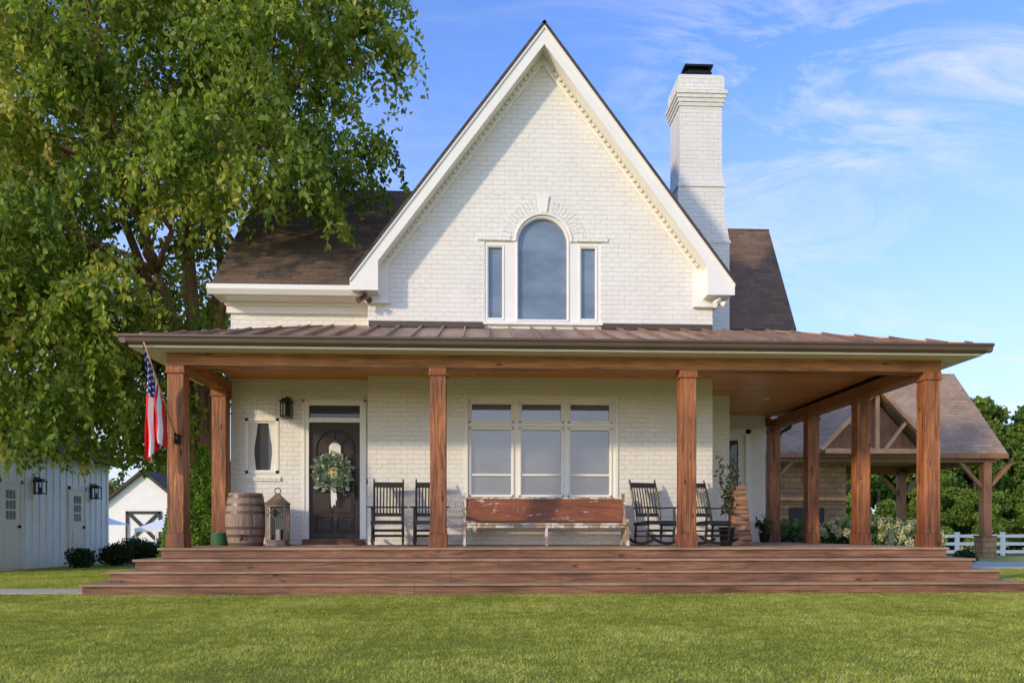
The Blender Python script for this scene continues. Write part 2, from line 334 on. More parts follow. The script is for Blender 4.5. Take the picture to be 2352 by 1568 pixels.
# ------------------------------------------------------------------ HOUSE
HX=1.136; SL=1.325; AZ=9.68
zt=lambda x:AZ-SL*abs(x-HX)
house=empty('brick_house',(1.1,13.6,0),'white painted brick farmhouse with steep gable and wraparound porch','house')
def arch(x0,x1,z0,zs,n=20):
    c=(x0+x1)/2;r=(x1-x0)/2
    return [(x0,z0),(x1,z0)]+[(c+r*math.cos(math.pi*k/n),zs+r*math.sin(math.pi*k/n)) for k in range(n+1)]
def rect(x0,x1,z0,z1): return [(x0,z0),(x1,z0),(x1,z1),(x0,z1)]
GY=13.6; DY=13.95
wall=MB()
c,r=1.15,.5
op=[(.11,4.60),(2.18,4.60),(2.18,6.05),(c+r,6.05)]+[(c+r*math.cos(math.pi*k/24),6.05+r*.96*math.sin(math.pi*k/24)) for k in range(1,24)]+[(c-r,6.05),(.11,6.05)]
wall.face_holes([(-1.95,.66),(4.20,.66),(4.20,zt(4.2)-.2),(HX,AZ-.2),(-1.95,zt(-1.95)-.2)],[op,rect(-.22,2.47,1.48,3.28)],GY,.12)
wall.add([(-1.95,GY,0),(-1.95,22,0),(-1.95,22,5.4),(-1.95,GY,5.4)],[(0,1,2,3)]); wall.add([(4.2,GY,0),(4.2,22,0),(4.2,22,5.4),(4.2,GY,5.4)],[(0,1,2,3)])
wall.add([(-1.95,22,0),(4.2,22,0),(4.2,22,5.4),(HX,22,AZ-.2),(-1.95,22,5.4)],[(0,1,2,3,4)])
wall.face_holes(rect(-4.44,-1.951,.66,5.1),[rect(-3.146,-2.05,.66,3.245),rect(-4.17,-3.60,1.95,2.92)],DY,.10)
wall.add([(-4.44,DY,0),(-4.44,19.25,0),(-4.44,19.25,5.1),(-4.44,16.6,8.0),(-4.44,DY,5.3)],[(0,1,2,3,4)])
wall.add([(-4.44,19.25,0),(-1.95,19.25,0),(-1.95,19.25,5.1),(-4.44,19.25,5.1)],[(0,1,2,3)])
wall.face_holes(rect(4.201,6.76,.0,5.6),[rect(5.25,6.34,.66,3.26)],17.8,.10)
wall.add([(6.76,17.8,0),(6.76,20.2,0),(6.76,20.2,5.6),(6.76,18.95,8.2),(6.76,17.8,5.6)],[(0,1,2,3,4)])
for k in range(27):
    a=math.pi*(k+.5)/27
    if abs(a-math.pi/2)<.13: continue
    ca,sa=math.cos(a),math.sin(a); r0,r1=.52,.76; ta=.054
    q=[(c+ca*r0+sa*ta*.5,6.05+sa*r0-ca*ta*.5),(c+ca*r1+sa*ta*.75,6.05+sa*r1-ca*ta*.75),(c+ca*r1-sa*ta*.75,6.05+sa*r1+ca*ta*.75),(c+ca*r0-sa*ta*.5,6.05+sa*r0+ca*ta*.5)]
    wall.prism(q,GY-.008-.006*random.random(),GY+.01,'y')
for x0,x1 in ((-.02,.56),(1.74,2.30)): wall.box(x0,x1,GY-.03,GY+.01,6.055,6.125)
for i in range(7): wall.box(-4.11+i*.068,-4.11+i*.068+.062,DY-.006,DY+.01,2.99,3.20)
for i in range(9): wall.box(-4.25+i*.078,-4.25+i*.078+.075,DY-.03,DY+.01,1.80,1.87)
mk(wall,'wall','brick',house)
mk(MB().prism([(1.095,6.56),(1.205,6.56),(1.245,6.86),(1.055,6.86)],GY-.035,GY+.01,'y'),'keystone','white',house,bevel=.005)
# roofs
rf=MB()
rf.slab([(-2.25,13.17,zt(-2.25)+.03),(HX,13.17,AZ+.03),(HX,22.3,AZ+.03),(-2.25,22.3,zt(-2.25)+.03)],.05)
rf.slab([(4.52,13.17,zt(4.52)+.03),(HX,13.17,AZ+.03),(HX,22.3,AZ+.03),(4.52,22.3,zt(4.52)+.03)],.05)
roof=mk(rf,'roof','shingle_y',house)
rf=MB(); zl=lambda y:5.13+(y-13.48)*.9936
rf.slab([(-4.66,13.48,5.13),(-1.955,13.48,5.13),(-1.955,13.72,zl(13.72)),(-1.0,13.72,zl(13.72)),(-1.0,16.6,8.23),(-4.66,16.6,8.23)],.06)
rf.slab([(-4.66,19.72,5.13),(-1.0,19.72,5.13),(-1.0,16.6,8.23),(-4.66,16.6,8.23)],.06)
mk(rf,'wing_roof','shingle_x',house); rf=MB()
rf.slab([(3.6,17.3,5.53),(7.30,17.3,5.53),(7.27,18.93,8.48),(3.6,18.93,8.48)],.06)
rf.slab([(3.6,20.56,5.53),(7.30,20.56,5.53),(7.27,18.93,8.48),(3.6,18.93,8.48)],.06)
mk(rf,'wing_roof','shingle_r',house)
mk(MB().prism([(17.34,5.5),(20.5,5.5),(18.93,8.38)],7.15,7.19,'x').box(4.3,7.2,17.33,17.8,5.36,5.5),'wing_fascia','white',house)
g=MB(); g.prism([(13.40,5.16),(13.40,5.08),(13.46,5.0),(13.52,5.0),(13.52,5.16)],-4.68,-2.05,'x'); g.box(-4.6,-1.955,13.52,DY,4.99,5.05); g.box(-4.50,-1.96,DY-.05,DY+.02,4.80,4.99); g.box(-4.52,-1.96,DY-.09,DY-.05,4.93,4.99)
mk(g,'gutter','white',house)
def mir(poly): return [(2*HX-x,z) for x,z in poly][::-1]
fp=[(HX,AZ),(-2.2,zt(-2.2)),(-2.2,5.02),(-1.72,5.02),(-1.72,zt(-1.72)-.37),(HX,AZ-.37)]
sp=[(HX,AZ-.03),(-2.18,zt(-2.18)-.03),(-2.18,5.045),(-1.74,5.045),(-1.74,zt(-1.74)-.33),(HX,AZ-.33)]
cap=[(HX+.0,AZ+.0),(-2.2,zt(-2.2)),(-2.2,zt(-2.2)-.10),(HX,AZ-.10)]
fr=[(HX,AZ-.30),(HX,AZ-.51),(-1.58,zt(-1.58)-.50),(-1.58,4.94),(-1.97,4.94),(-1.97,zt(-1.97)-.02)]
t=MB()
for P_ in (fp,mir(fp)): t.prism(P_,13.20,13.235,'y')
for P_ in (cap,mir(cap)): t.prism(P_,13.175,13.20,'y')
mk(t,'rake_fascia','white',house)
t=MB()
for P_ in (sp,mir(sp)): t.prism(P_,13.236,GY-.002,'y')
t.box(-2.18,-1.951,GY,22,5.05,5.2); t.box(4.201,4.43,GY,22,5.05,5.2)
mk(t,'soffit','white',house)
t=MB()
for P_ in (fr,mir(fr)): t.prism(P_,GY-.04,GY+.01,'y')
for sx_ in (0,1):
    P_=[(-1.56,4.93),(-1.56,4.90),(-1.99,4.90),(-1.99,4.93)]
    t.prism(mir(P_) if sx_ else P_,GY-.08,GY+.01,'y')
mk(t,'frieze_board','white',house)
dirx=Vector((-1,0,-SL)).normalized()
for sgn in (-1,1):
    t=MB(); L=3.3/abs(dirx.x)*.82
    for i in range(int(L/.11)):
        s=.25+i*.11; p=Vector((HX+sgn*abs(dirx.x)*s,0,AZ-.385+dirx.z*s)); q=p+Vector((sgn*abs(dirx.x),0,dirx.z))*.055
        t.beam((p.x,GY-.06,p.z),(q.x,GY-.06,q.z),.035,.05,(0,0,1))
    mk(t,'dentil_trim','cream',house)
# chimney
ch=MB(); ch.box(3.92,5.04,15.2,16.05,.0,6.72)
def frust(mb,a,b):
    mb.add([(a[0],a[2],a[4]),(a[1],a[2],a[4]),(a[1],a[3],a[4]),(a[0],a[3],a[4]),(b[0],b[2],b[4]),(b[1],b[2],b[4]),(b[1],b[3],b[4]),(b[0],b[3],b[4])],[(0,1,5,4),(1,2,6,5),(2,3,7,6),(3,0,4,7),(4,5,6,7)])
ch.box(3.90,5.06,15.18,16.07,6.68,6.74)
frust(ch,(3.92,5.04,15.2,16.05,6.74),(4.0,4.94,15.22,16.03,7.35)); ch.box(4.0,4.94,15.22,16.03,7.35,7.84); ch.box(3.985,4.955,15.20,16.05,7.82,7.87)
frust(ch,(4.0,4.94,15.22,16.03,7.87),(4.04,4.90,15.25,16.0,8.15)); ch.box(4.04,4.90,15.25,16.0,8.15,9.45)
for i in range(4): e=.022*(i+1); ch.box(4.04-e,4.90+e,15.25-e,16.0+e,9.45+i*.075,9.45+(i+1)*.075)
ch.box(4.0,4.94,15.21,16.04,9.75,10.03); frust(ch,(4.0,4.94,15.21,16.04,10.03),(4.06,4.88,15.27,15.98,10.10))
chim=mk(ch,'chimney','brick',roof)
mk(MB().box(4.22,4.72,15.4,15.85,10.08,10.2).box(4.2,4.74,15.38,15.87,10.2,10.23).box(4.27,4.67,15.45,15.8,10.23,10.33).box(4.18,4.76,15.36,15.89,10.33,10.37),'chimney_cap','asph',chim)
# arched window
fw=MB(); y0,y1=GY+.02,GY+.09
fw.face_holes(op,[rect(.175,.42,4.69,5.95),arch(.705,1.575,4.67,6.03),rect(1.83,2.085,4.69,5.95)],y0,.07)
wn=mk(fw,'window','white',house)
def outline(poly,w,yf,mbx):
    n=len(poly)
    for i in range(n):
        a=poly[i];b_=poly[(i+1)%n]; mbx.tube([(a[0],yf,a[1]),(b_[0],yf,b_[1])],w,6)
tr=MB(); outline(arch(.68,1.60,4.65,6.03),.018,GY+.015,tr); outline(rect(.15,.445,4.66,5.98),.014,GY+.018,tr); outline(rect(1.80,2.11,4.66,5.98),.014,GY+.018,tr)
tr.tube([(c-.5*math.cos(math.pi*k/20),GY-.005,6.05+.49*math.sin(math.pi*k/20)) for k in range(21)],.028,6)
mk(tr,'window_frame','white',wn)
for q in ((.15,.45,5.98),(.66,1.62,6.55),(1.80,2.12,5.98)): mk(MB().box(q[0],q[1],GY+.08,GY+.085,4.65,q[2]),'window_pane','glassb',wn)
mk(MB().box(.08,2.21,GY-.05,GY+.05,4.56,4.61),'sill','white',wn)
# picture window
cols=[(-.12,.58),(.77,1.47),(1.64,2.34)]
fw=MB(); hs=[]
for a,b_ in cols: hs+=[rect(a,b_,2.87,3.16),rect(a,b_,1.92,2.70),rect(a,b_,1.55,1.885)]
fw.face_holes(rect(-.215,2.465,1.485,3.275),hs,GY+.03,.05)
pw=mk(fw,'window','white',house)
tr=MB()
for a,b_ in cols:
    for z0,z1 in ((2.83,3.20),(1.515,2.74)):
        for q in ((a-.045,a-.02,z0,z1),(b_+.02,b_+.045,z0,z1),(a-.045,b_+.045,z1-.025,z1),(a-.045,b_+.045,z0,z0+.025)): tr.box(q[0],q[1],GY+.008,GY+.031,q[2],q[3])
tr.box(-.24,2.49,GY-.02,GY+.028,3.25,3.30); tr.box(-.24,-.19,GY-.02,GY+.028,1.47,3.25); tr.box(2.44,2.49,GY-.02,GY+.028,1.47,3.25); tr.box(-.2,2.45,GY-.0,GY+.028,2.765,2.80)
mk(tr,'window_frame','white',pw)
mk(MB().box(-.2,2.45,GY+.075,GY+.08,1.5,3.26),'window_pane','glass',pw)
mk(MB().box(-.28,2.53,GY-.06,GY+.04,1.42,1.47),'sill','white',pw)
# small window
sw=mk(MB().face_holes(rect(-4.168,-3.602,1.952,2.918),[rect(-4.105,-3.65,2.0,2.845)],DY+.02,.04),'window','white',house)
tr=MB()
for q in ((-4.18,-4.13,1.94,2.93),(-3.64,-3.59,1.94,2.93),(-4.18,-3.59,2.88,2.93),(-4.18,-3.59,1.94,1.99)): tr.box(q[0],q[1],DY-.012,DY+.022,q[2],q[3])
mk(tr,'window_frame','white',sw)
mk(MB().box(-4.14,-3.62,DY+.055,DY+.06,1.97,2.88),'window_pane','glassd',sw)
for xx0,sg in ((-4.105,1),(-3.65,-1)):
    poly=[(xx0,2.845),(xx0+sg*.13,2.845),(xx0+sg*.11,2.65),(xx0+sg*.075,2.45),(xx0+sg*.07,2.3),(xx0+sg*.085,2.15),(xx0+sg*.10,2.0),(xx0,2.0)]
    mk(MB().prism(poly,DY+.045,DY+.052,'y'),'curtain','ribbon',sw)
# door
fr_=MB()
for q in ((-3.146,-3.05,.70,3.245),(-2.14,-2.05,.70,3.245),(-3.05,-2.14,3.165,3.245),(-3.05,-2.14,2.86,2.945)): fr_.box(q[0],q[1],DY-.02,DY+.09,q[2],q[3])
fr_.box(-3.17,-3.12,DY-.035,DY-.02,.70,3.27); fr_.box(-2.075,-2.025,DY-.035,DY-.02,.70,3.27); fr_.box(-3.17,-2.025,DY-.035,DY-.02,3.22,3.275)
d=MB(); DF=DY+.035; d.box(-3.05,-2.14,DF,DF+.045,.76,2.86)
dc=-2.595
def loop(poly,rad): 
    pts=[(x,DF-.004,z) for x,z in poly]; pts.append(pts[0]); d.tube(pts,rad,6,False)
loop(arch(dc-.34,dc+.34,1.62,2.38,14),.022); loop(arch(dc-.13,dc+.13,1.72,2.38,12),.016)
for sg in (-1,1):
    x0,x1=sorted((dc+sg*.05,dc+sg*.34)); loop(rect(x0,x1,.90,1.16),.018); loop(rect(x0,x1,1.23,1.52),.018); d.box(x0+.04,x1-.04,DF-.014,DF,.94,1.12); d.box(x0+.04,x1-.04,DF-.014,DF,1.27,1.48)
    x0,x1=sorted((dc+sg*.17,dc+sg*.30)); loop(rect(x0,x1,1.7,2.3),.012)
for a in (40,90,140): 
    ca,sa=math.cos(R(a)),math.sin(R(a)); d.tube([(dc+ca*.16,DF-.005,2.38+sa*.16),(dc+ca*.31,DF-.005,2.38+sa*.31)],.012,6)
door=mk(d,'door','door',house)
mk(fr_,'door_frame','white',door,bevel=.004)
mk(MB().prism(arch(dc-.105,dc+.105,2.20,2.42,12),DF-.012,DF-.002,'y'),'door_glass','ribbon',door)
mk(MB().box(-3.05,-2.14,DY+.05,DY+.055,2.945,3.165),'transom_glass','glassd',door)
mk(MB().box(-3.03,-2.16,DY+.02,DY+.05,3.13,3.165),'transom_bar','black',door)
mk(MB().box(-3.15,-2.04,DY-.10,DY+.08,.66,.76),'threshold','step',door)
mk(MB().tube([(-2.22,DF-.01,1.72),(-2.22,DF-.06,1.70),(-2.22,DF-.06,1.55),(-2.22,DF-.01,1.52)],.012,6).box(-2.245,-2.195,DF-.01,DF,1.45,1.78),'handle','iron',door)
mk(MB().box(-2.02,-1.985,DY-.02,DY+.01,1.75,1.84),'doorbell','iron',house)
wd=mk(MB().face_holes(rect(5.25,6.34,.66,3.26),[rect(5.35,6.12,.80,3.05)],17.82,.06).box(6.28,6.40,17.77,17.82,.66,3.30).box(5.2,6.4,17.77,17.82,3.2,3.32),'door','white',house,label='glazed white door')
mk(MB().box(5.3,6.2,17.87,17.875,.7,3.15),'door_glass','glassd',wd)
def lamp(mb,x,y,z,s=1,ax='y'):
    def B(a0,a1,b0,b1,c0,c1):
        if ax=='y': mb.box(x+a0*s,x+a1*s,y-b1*s,y-b0*s,z+c0*s,z+c1*s)
        else: mb.box(x+b0*s,x+b1*s,y+a0*s,y+a1*s,z+c0*s,z+c1*s)
    B(-.04,.04,0,.02,-.02,.30); B(-.012,.012,.02,.12,.27,.295)
    B(-.09,.09,.03,.21,.20,.225); B(-.06,.06,.06,.18,.225,.26); B(-.08,.08,.04,.20,-.03,-.005)
    for a in (-.08,.065):
        for q in (.04,.185): B(a,a+.015,q,q+.015,-.005,.2)
    B(-.015,.015,.105,.135,-.005,.1)
L=MB(); lamp(L,-3.42,DY,2.96,1.15); wl=mk(L,'wall_lamp','iron',house)
for xx in (-1.98,4.25):
    f_=MB(); f_.tube([(xx,GY-.2,5.02),(xx,GY-.2,4.93)],.045,10); f_.tube([(xx-.02,GY-.2,4.95),(xx-.10,GY-.28,4.88)],[.03,.055],10); f_.tube([(xx+.02,GY-.2,4.95),(xx+.10,GY-.28,4.88)],[.03,.055],10)
    f_.tube([(xx-.11,GY-.25,4.93),(xx,GY-.3,4.99)],[.02,.03],8); mk(f_,'floodlight','vent' if xx>0 else 'bronze',house)
for q in ((-1.93,.105),(2.185,4.19)): mk(MB().box(q[0],q[1],GY-.03,GY+.01,4.50,4.60),'flashing','flash',house)
# porch roof
EX0,EX1,EY,EZ=-5.05,7.64,11.30,3.72; PS=.338
zr=lambda d_:EZ+PS*d_
H=GY-EY
pr=MB(); 
pr.slab([(EX0,EY,EZ),(EX1,EY,EZ),(EX1-H,GY,zr(H)),(EX0+H,GY,zr(H))],.03)
Hl=DY-EY
pr.slab([(EX0,EY,EZ),(EX0+H,GY,zr(H)),(EX0+H,DY,zr(H)),(EX0,DY,EZ)],.03); pr.slab([(EX0+H,GY,zr(H)),(-1.955,GY,zr(H)),(-1.955,DY,zr(Hl)),(EX0+H,DY,zr(Hl))],.03)
pr.slab([(EX1,EY,EZ),(EX1-H,GY,zr(H)),(EX1-H,18.8,zr(H)),(EX1,18.8,EZ)],.03)
pr.slab([(4.2,GY,zr(H)),(EX1-H,GY,zr(H)),(EX1-H,17.7,zr(H)),(4.2,17.7,zr(H))],.03)
proof=mk(pr,'porch_roof','metal',house)
sm=MB(); x=EX0+.2
while x<EX1-.1:
    top=min(GY-.03,EY+(x-EX0),EY+(EX1-x)); 
    if top-EY>.15: sm.beam((x,EY,EZ+.018),(x,top,zr(top-EY)+.018),.026,.055)
    x+=.385
y=EY+.4
while y<18.7:
    e=min(H,y-EY); sm.beam((EX1,y,EZ+.010),(EX1-e,y,zr(e)+.010),.02,.03); 
    if y<DY: sm.beam((EX0,y,EZ+.015),(EX0+min(H,y-EY),y,zr(min(H,y-EY))+.015),.022,.045)
    y+=.4
sm.beam((EX0,EY,EZ+.008),(EX0+H,GY,zr(H)+.008),.07,.02); sm.beam((EX1,EY,EZ+.008),(EX1-H,GY,zr(H)+.008),.07,.02)
mk(sm,'roof_seams','metal',proof)
gt=MB(); pf=[(0,0),(-.12,0),(-.12,-.03),(-.10,-.05),(-.09,-.10),(-.06,-.125),(0,-.125)]
gt.prism([(EY+a,EZ+b_) for a,b_ in pf],EX0-.10,EX1+.10,'x'); gt.prism([(EX0+a,EZ+b_) for a,b_ in pf],EY-.10,DY+.4,'y'); gt.prism([(EX1-a,EZ+b_) for a,b_ in pf],EY-.10,18.8,'y')
mk(gt,'porch_gutter','bronze',proof,label='brown metal gutter along the porch eave')
SZ=3.56
so=MB(); so.box(EX0,EX1,EY,11.70,SZ,SZ+.03); so.box(EX0,-4.64,11.70,DY+.3,SZ,SZ+.03); so.box(7.20,EX1,11.70,18.8,SZ,SZ+.03)
mk(so,'soffit','cream',proof)
bm=MB(); bm.box(-4.66,7.22,11.665,11.925,3.38,SZ); bm.box(-4.655,7.215,11.645,11.665,3.515,SZ)
bo=mk(bm,'porch_beam','beam',house,bevel=.006)
for q in ((-4.66,-4.41,11.93,13.92,3.37,SZ),(6.97,7.22,11.93,18.3,3.35,SZ),(6.0,6.97,17.95,18.2,3.40,3.6)): mk(MB().box(*q),'porch_side_beam','beamy',house,bevel=.006)
mk(MB().box(-4.42,6.98,11.92,18.3,3.63,3.66),'porch_ceiling','ceil',house)
mk(MB().box(-4.41,6.97,11.93,11.96,3.56,3.63),'ceiling_trim','beam',house)
for xx,yy in ((5.9,15.5),(-.6,12.8),(2.9,12.8)): mk(MB().lathe([(.075,0),(.075,.012)],(xx,yy,3.618),20),'recessed_light','vent',house)
pp=[(-4.535,11.8),(-.615,11.8),(3.235,11.8),(7.093,11.8),(7.093,13.94),(7.093,16.06),(7.093,18.17),(-4.535,13.72)]
pm=MB(); w=.122
pm.box(-w,w,-w,w,.0,2.73); pm.box(-w-.018,w+.018,-w-.018,w+.018,0,.21); pm.box(-w-.008,w+.008,-w-.008,w+.008,.21,.225); pm.box(-w-.015,w+.015,-w-.015,w+.015,2.64,2.73); pm.box(-w-.028,w+.028,-w-.028,w+.028,2.61,2.64)
p0=None
for i,(px,py) in enumerate(pp):
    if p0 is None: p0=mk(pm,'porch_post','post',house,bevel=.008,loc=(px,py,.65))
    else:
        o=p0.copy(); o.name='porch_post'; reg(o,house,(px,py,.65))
# deck & steps
dk=MB(); dk.box(-4.70,7.25,11.60,18.4,.30,.61)
dk.box(-4.70,7.25,11.58,11.60,.50,.61); dk.cur=1
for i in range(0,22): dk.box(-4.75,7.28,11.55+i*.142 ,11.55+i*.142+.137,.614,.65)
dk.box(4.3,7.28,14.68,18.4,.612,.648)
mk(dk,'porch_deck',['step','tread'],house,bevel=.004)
for i in range(1,4):
    e=.25*i; zt_=.65-.163*i; s_=MB(); xa,xb=-4.75-e,7.28+e; yf=11.55-e
    cuts={1:[(-5,.3),(.303,6.0),(6.003,8)],2:[(-6,-.4),(-.397,5.2),(5.203,9)],3:[(-6,-.9),(-.897,4.6),(4.603,9)]}[i]
    for a,b_ in cuts:
        a=max(a,xa);b_=min(b_,xb)
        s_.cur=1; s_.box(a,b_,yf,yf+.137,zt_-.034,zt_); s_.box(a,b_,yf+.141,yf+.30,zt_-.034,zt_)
        s_.cur=0; s_.box(max(a,xa+.03),min(b_,xb-.03),yf+.03,yf+.30,max(zt_-.163-.0,0),zt_-.038)
    s_.cur=1; s_.box(xa,xa+.30,yf+.301,13.6,zt_-.034,zt_); s_.box(xb-.30,xb,yf+.301,18,zt_-.034,zt_)
    s_.cur=0; s_.box(xa+.03,xa+.30,yf+.301,13.6,max(zt_-.163,0),zt_-.038); s_.box(xb-.30,xb-.03,yf+.301,18,max(zt_-.163,0),zt_-.038)
    mk(s_,'porch_step',['step','tread'],house,bevel=.004)
mk(MB().box(-3.1,-2.1,13.05,13.55,.652,.668),'doormat','log',None,label='tan doormat at the dark panelled door',cat='doormat')
mk(MB().tube([(7.6,18.3,3.55),(7.55,18.3,3.42),(7.33,18.32,3.30),(7.28,18.33,3.15),(7.28,18.33,.1)],.045,10),'downspout','iron',house,smooth=True)
# ------------------------------------------------------------------ furniture
def rocker_chair():
    e=empty('rocking_chair',(0,0,0)); P=[]
    b_=MB()
    for sg in (-1,1): b_.tube([(sg*.235,.20,.36),(sg*.24,.26,.62),(sg*.245,.36,.95),(sg*.25,.44,1.15)],[.02,.022,.02,.014],8)
    b_.beam((-.25,.395,1.05),(.25,.395,1.05),.022,.09); b_.beam((-.24,.25,.53),(.24,.25,.53),.022,.06); b_.beam((-.24,.285,.66),(.24,.285,.66),.018,.03)
    for i in range(8): x=-.19+i*.38/7; b_.tube([(x,.25,.53),(x,.30,.72),(x,.39,1.03)],.012,6)
    P.append(mk(b_,'backrest','black',e,world=False))
    s=MB()
    for i in range(8): y=-.25+i*.063; s.box(-.27,.27,y,y+.052,.405-.006*i,.425-.006*i)
    s.box(-.27,-.24,-.25,.24,.34,.40); s.box(.24,.27,-.25,.24,.34,.40); s.box(-.27,.27,-.25,-.225,.36,.403)
    P.append(mk(s,'seat','black',e,world=False))
    for sg in (-1,1):
        a=MB(); a.prism([(sg*.22,.27),(sg*.22,-.24),(sg*.24,-.31),(sg*.31,-.31),(sg*.33,-.24),(sg*.29,.0),(sg*.27,.27)],.635,.657,'z')
        P.append(mk(a,'armrest','black',e,world=False))
        k=MB(); pts=[(-.42+.96*i/14) for i in range(15)]
        zf=lambda y:.018+.42*(y-.02)**2
        k.prism([(y,zf(y)) for y in pts]+[(y,zf(y)+.045) for y in pts[::-1]],sg*.25-.016,sg*.25+.016,'x')
        P.append(mk(k,'rocker','black',e,world=False))
        for yb,yt,zt2 in ((-.20,-.22,.64),(.22,.20,.40)):
            l=MB(); z0=zf(yb)+.03; l.tube([(sg*.25,yb,z0),(sg*.25,yb,z0+.08),(sg*.25,yb,z0+.10),(sg*.25,yt,.30),(sg*.25,yt,.36),(sg*.25,yt,zt2)],[.014,.018,.024,.022,.017,.021],8)
            P.append(mk(l,'leg','black',e,world=False))
    st_=MB()
    for z in (.16,.25): st_.tube([(-.25,-.21,z+.02),(.25,-.21,z+.02)],.012,6); st_.tube([(-.25,.21,z),(.25,.21,z)],.012,6); st_.tube([(-.25,-.2,z),(-.25,.21,z)],.012,6); st_.tube([(.25,-.2,z),(.25,.21,z)],.012,6)
    P.append(mk(st_,'stretcher','black',e,world=False)); return e,P
e,P=rocker_chair(); D=.652
places=[(-1.52,12.95,5,'black slatted rocking chair beside the dark door'),(-.82,12.98,2,'black slatted rocking chair standing partly behind a porch post'),(3.0,12.95,17,'black slatted rocking chair angled beside the weathered pew'),(3.96,13.0,24,'black slatted rocking chair angled beside the stacked wood')]
for i,(x,y,a,lb) in enumerate(places):
    if i==0: o=e
    else:
        o=e.copy(); COL.objects.link(o)
        for p in P:
            q=p.copy(); COL.objects.link(q); q.parent=o
    o.location=(x,y,D); o.rotation_euler=(0,0,R(a)); o['label']=lb; o['category']='rocking chair'; o['group']='rocking chairs on the porch'
# pew
pe=empty('church_pew',(1.15,13.2,D),'long weathered wooden pew with peeling paint under the window','bench')
mk(MB().prism([(13.20,1.08),(13.23,1.08),(13.345,1.46),(13.315,1.46)],-.21,2.50,'x'),'backrest','pew',pe,bevel=.003)
mk(MB().beam((-.23,13.325,1.475),(2.52,13.325,1.475),.05,.03),'top_rail','pewend',pe)
mk(MB().box(-.21,2.50,12.90,13.26,1.005,1.035).box(-.21,2.50,12.92,12.94,.955,1.003),'seat','pewend',pe,bevel=.003)
ep=[(12.88,.652),(12.98,.652),(13.0,.72),(13.28,.72),(13.30,.652),(13.42,.652),(13.40,1.52),(13.36,1.56),(13.29,1.54),(13.22,1.15),(13.10,1.10),(12.93,1.10),(12.87,1.05),(12.91,.98)]
for x0 in (-.26,2.505): mk(MB().prism(ep,x0,x0+.045,'x'),'end_panel','pewend',pe,bevel=.004)
mk(MB().prism([(12.93,.652),(13.03,.652),(13.02,.8),(13.24,.95),(13.24,1.0),(12.93,1.0)],1.13,1.17,'x'),'leg','pewend',pe)
# barrel
ba=empty('wooden_barrel',(-3.95,13.2,D),'aged oak barrel with metal hoops beside the small window','barrel')
bd=MB(); prof=[(.275+.058*math.sin(math.pi*i/12),.89*i/12) for i in range(13)]
n=60
rp=lambda z:.275+.058*math.sin(math.pi*z/.89)
for r_,z in prof+[(.255,.89),(.25,.86),(.0,.86)]:
    for k in range(n):
        t=2*math.pi*k/n; rr=r_*(1-(.012 if k%3==0 else 0)); bd.v.append((rr*math.cos(t),rr*math.sin(t),z))
for i in range(len(prof)+2):
    for k in range(n): bd.f.append([i*n+k,i*n+(k+1)%n,(i+1)*n+(k+1)%n,(i+1)*n+k]); bd.mi.append(0)
mk(bd,'barrel_body','barrel',ba,world=False)
for z in (.03,.17,.30,.56,.69,.83):
    mk(MB().lathe([(rp(z-.02)+.001,z-.022),(rp(z-.02)+.006,z-.02),(rp(z+.02)+.006,z+.02),(rp(z+.02)+.001,z+.022)],(0,0,0),40),'hoop','bronze',ba,world=False)
mk(MB().tube([(.03,-.27,.13),(.03,-.36,.12)],.016,8).tube([(.03,-.34,.12),(.03,-.34,.18)],.010,8).box(.0,.06,-.35,-.33,.18,.195).tube([(.03,-.36,.12),(.03,-.37,.08)],.014,8),'tap','iron',ba,world=False)
# floor lantern
la=empty('floor_lantern',(-3.40,13.15,D),'tall weathered wooden floor lantern with glass sides','lantern')
lf=MB(); s=.15
lf.box(-.17,.17,-.17,.17,0,.04); lf.box(-.15,.15,-.15,.15,.04,.07)
for a in (-1,1):
    for b_ in (-1,1): lf.box(a*s-.015,a*s+.015,b_*s-.015,b_*s+.015,.07,.70)
for y in (-s,s):
    lf.box(-s,s,y-.008,y+.008,.07,.10); lf.box(-s,s,y-.008,y+.008,.66,.70); lf.box(-.006,.006,y-.006,y+.006,.10,.48)
    lf.tube([(-s,y,.46),(-.11,y,.56),(0,y,.64),(.11,y,.56),(s,y,.46)],.008,6); lf.tube([(0,y,.46),(-.07,y,.52),(-.14,y,.62)],.007,6); lf.tube([(0,y,.46),(.07,y,.52),(.14,y,.62)],.007,6)
for x in (-s,s):
    lf.box(x-.008,x+.008,-s,s,.07,.10); lf.box(x-.008,x+.008,-s,s,.66,.70); lf.box(x-.006,x+.006,-.006,.006,.10,.66)
mk(lf,'lantern_frame','barrel',la,world=False)
mk(MB().box(-.135,.135,.13,.134,.10,.66),'lantern_glass','glassd',la,world=False)
mk(MB().lathe([(.24,.70),(.25,.715),(.13,.80),(.06,.86),(.055,.88)],(0,0,0),4),'lantern_roof','barrel',la,world=False).rotation_euler=(0,0,R(45))
mk(MB().tube([(.05*math.cos(t_/12*math.pi*2),0,.93+.05*math.sin(t_/12*math.pi*2)) for t_ in range(13)],.008,6,False),'handle','iron',la,world=False)
mk(MB().lathe([(.045,.07),(.045,.28)],(0,0,0),16),'candle','candle',la,world=False)
# bucket
bk=empty('green_bucket',(-4.44,13.42,D),'small green bucket at the foot of a porch post','bucket')
mk(MB().lathe([(.13,0),(.15,.20),(.158,.20),(.158,.225),(.14,.225),(.12,.03)],(0,0,0),24),'bucket_body','pot',bk,world=False)
mk(MB().tube([(.15*math.cos(a),-.02-.05*math.sin(a),.21+.01*math.sin(a)) for a in [math.pi*i/10 for i in range(11)]],.004,6),'handle','iron',bk,world=False)
